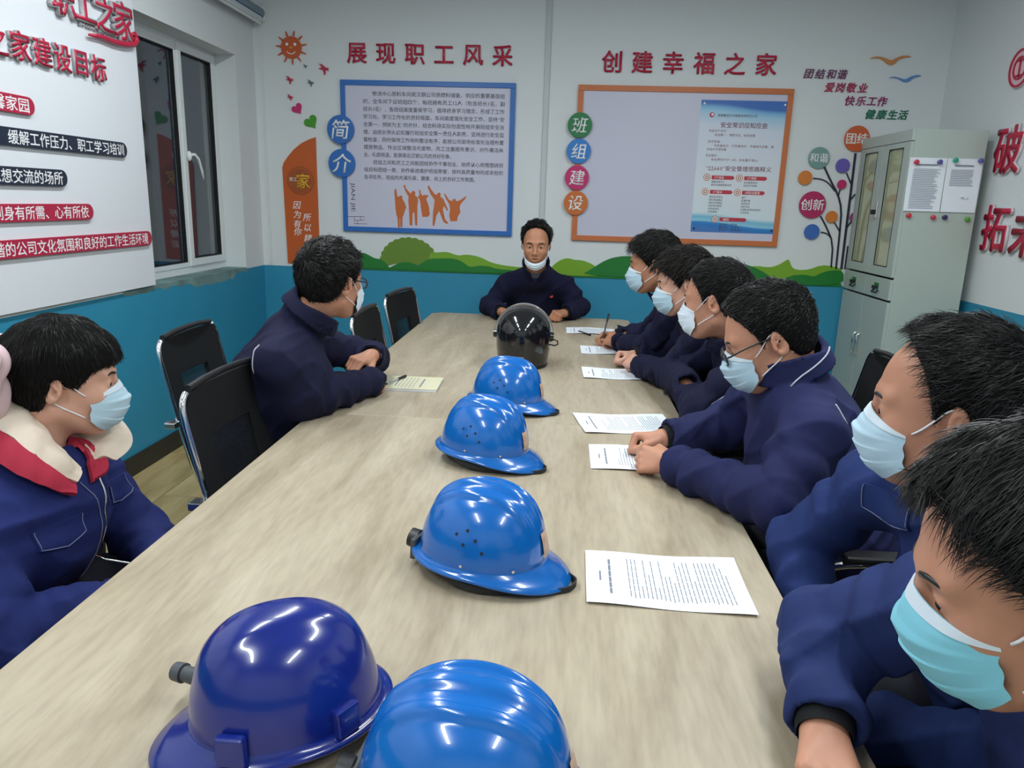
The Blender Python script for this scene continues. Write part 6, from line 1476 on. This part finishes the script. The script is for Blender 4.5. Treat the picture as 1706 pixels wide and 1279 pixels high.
strip(D, [fr + U * z + l * 0.012 for z in np.linspace(0.14, -0.22, 12)], [f] * 12, 0.0012, 'placket_seam', PIPE2)
strip(D, [fr + U * z - l * 0.03 for z in np.linspace(0.14, -0.22, 12)], [f] * 12, 0.0012, 'placket_seam', PIPE2)
strip(D, [fr + U * z for z in np.linspace(0.15, 0.04, 6)], [f] * 6, 0.003, 'zipper', CHROME)
D = MEN['W']; f, l = D['fwd'], D['left']; fr = D['ch'] + f * 0.10
strip(D, [fr + U * z + l * (0.01 + 0.02 * max(0, z) / 0.1) for z in np.linspace(0.09, -0.16, 12)], [f] * 12, 0.0028, 'zipper', CHROME)
strip(D, [fr + U * z - l * (0.012 + 0.03 * max(0, z) / 0.1) for z in np.linspace(0.09, -0.16, 12)], [f] * 12, 0.0012, 'placket_seam', PIPE2)
patch(D, fr - l * 0.12 + U * 0.03, -l, U, 0.10, 0.055, f, NAVYR); patch(D, fr + l * 0.12 + U * 0.03, -l, U, 0.10, 0.055, f, NAVYR)
CREAM = mat('cream_cloth', rgb(208, 192, 176), 0.85, bump=(60, 0.4, 0.004)); CRIM = mat('crimson_cloth', rgb(160, 26, 54), 0.8, bump=(300, 0.3, 0.001))
A_ = lambda x, y, yy: at(x, y, y=yy)
NI = [A_(-30, 610, 1.50), A_(10, 640, 1.46), A_(52, 690, 1.425), A_(100, 750, 1.41), A_(148, 808, 1.43)]
NO = [A_(-90, 640, 1.43), A_(-35, 690, 1.36), A_(28, 738, 1.335), A_(90, 785, 1.355), A_(146, 822, 1.42)]
NR = [A_(-95, 690, 1.36), A_(-35, 745, 1.31), A_(15, 785, 1.30), A_(85, 815, 1.33), A_(150, 836, 1.41)]
FI = [A_(20, 630, 1.53), A_(95, 675, 1.545), A_(112, 705, 1.53), A_(122, 745, 1.50), A_(152, 800, 1.45)]
FO = [A_(40, 620, 1.60), A_(130, 660, 1.62), A_(196, 690, 1.60), A_(232, 742, 1.575), A_(160, 782, 1.47)]
FR = [A_(112, 712, 1.50), A_(118, 745, 1.485), A_(134, 785, 1.46), A_(152, 826, 1.43)]; FQ = [A_(140, 725, 1.525), A_(168, 755, 1.51), A_(186, 774, 1.49), A_(168, 800, 1.455)]
drape(D, NO, NR, 0.014, 0.010, 'red_hood_band', CRIM, crumple=0.002, bulge=0.004); drape(D, FR, FQ, 0.008, 0.008, 'red_hood_band', CRIM, crumple=0.001, bulge=0.002)
drape(D, NI, NO, 0.020, 0.008, 'cream_hood', CREAM, crumple=0.0035, bulge=0.012); drape(D, FI, FO, 0.010, 0.008, 'cream_hood', CREAM, crumple=0.0045, bulge=0.010)
# the hood itself, folded down behind her neck
hv = lambda P: np.maximum(su(cap_(P, (-1.225, 1.38, 0.93), (-1.225, 1.52, 0.93), 0.050, 0.050), cap_(P, (-1.25, 1.38, 0.88), (-1.25, 1.52, 0.88), 0.05, 0.05), 0.02), -1) - 0.003 * np.sin(P @ A3(50, 45, -60))
v, q = polygonize(hv, (-1.36, 1.28, 0.78), (-1.12, 1.62, 1.02), 0.006); np_mesh('hood', v - D['base'].astype(F32), q, CREAM, D['jk'])
# pink bow at the back of her head
def bow_sdf(P):
    p = local(P, D['hc'], D['hR'], 1.18) - A3(-0.102, -0.030, 0.030); y = np.abs(p[:, 1]); q = np.stack([p[:, 0], y, p[:, 2]], 1)
    d = ell_(q, (-0.005, 0.045, 0.022), (0.030, 0.045, 0.034)); d = su(d, ell_(q, (0, 0.035, -0.035), (0.022, 0.036, 0.045)), 0.01); d = su(d, ell_(p, (0, 0, 0), (0.028, 0.022, 0.026)), 0.006)
    return d - 0.0035 * np.sin(q[:, 1] * 140 + 60 * q[:, 2] + 1.2 * np.sin(q[:, 2] * 40))
v, q = polygonize(bow_sdf, D['hc'] - 0.27, D['hc'] + 0.2, 0.004); o = np_mesh('hair_bow', v - D['base'].astype(F32), q, mat('pink_satin', rgb(206, 178, 182), 0.55), D['root'])
pt_ = lambda P: su(cap_(local(P, D['hc'], D['hR'], 1.0), (-0.085, 0, 0.0), (-0.13, 0, -0.01), 0.034, 0.030), cap_(local(P, D['hc'], D['hR'], 1.0), (-0.13, 0, -0.01), (-0.135, 0, -0.14), 0.028, 0.014), 0.02) - 0.002 * np.sin(P @ A3(200, 160, 0))
v, q = polygonize(pt_, D['hc'] - 0.3, D['hc'] + 0.1, 0.005); np_mesh('ponytail', v - D['base'].astype(F32), q, HAIRM, D['root'])
# far man: badge and grey sweater in the neck of the jacket
D = MEN['F']; f, l = D['fwd'], D['left']; fr = D['ch'] + f * 0.1
p_ = D['onto'](fr + l * 0.10 + U * 0.03, f, 0.0) - D['base']
o = MB().prism(disc_pts((0, 0), 0.011, 16), 0, 0.004).build('badge', mat('red_badge', rgb(200, 60, 50), .4), D['jk']); o.matrix_local = frame((1, 0, 0), (0, 0, 1), (0, -1, 0), p_)
v, q = polygonize(lambda P: np.maximum(cap_(P, D['nb'] - np.array([0, 0, .02]), D['nb'] + (D['hc'] - D['nb']) * 0.36, 0.058, 0.058), -1), D['nb'] - 0.15, D['nb'] + 0.15, 0.006); np_mesh('sweater', v - D['base'].astype(F32), q, mat('grey_knit', rgb(96, 102, 122), 0.9, bump=(300, .4, .002)), D['root'])
pen((0.215, 3.70, 0.80), (0.245, 3.83, 0.905), 'dark pen held upright in the clasped hands of the farthest man', GREYPL)
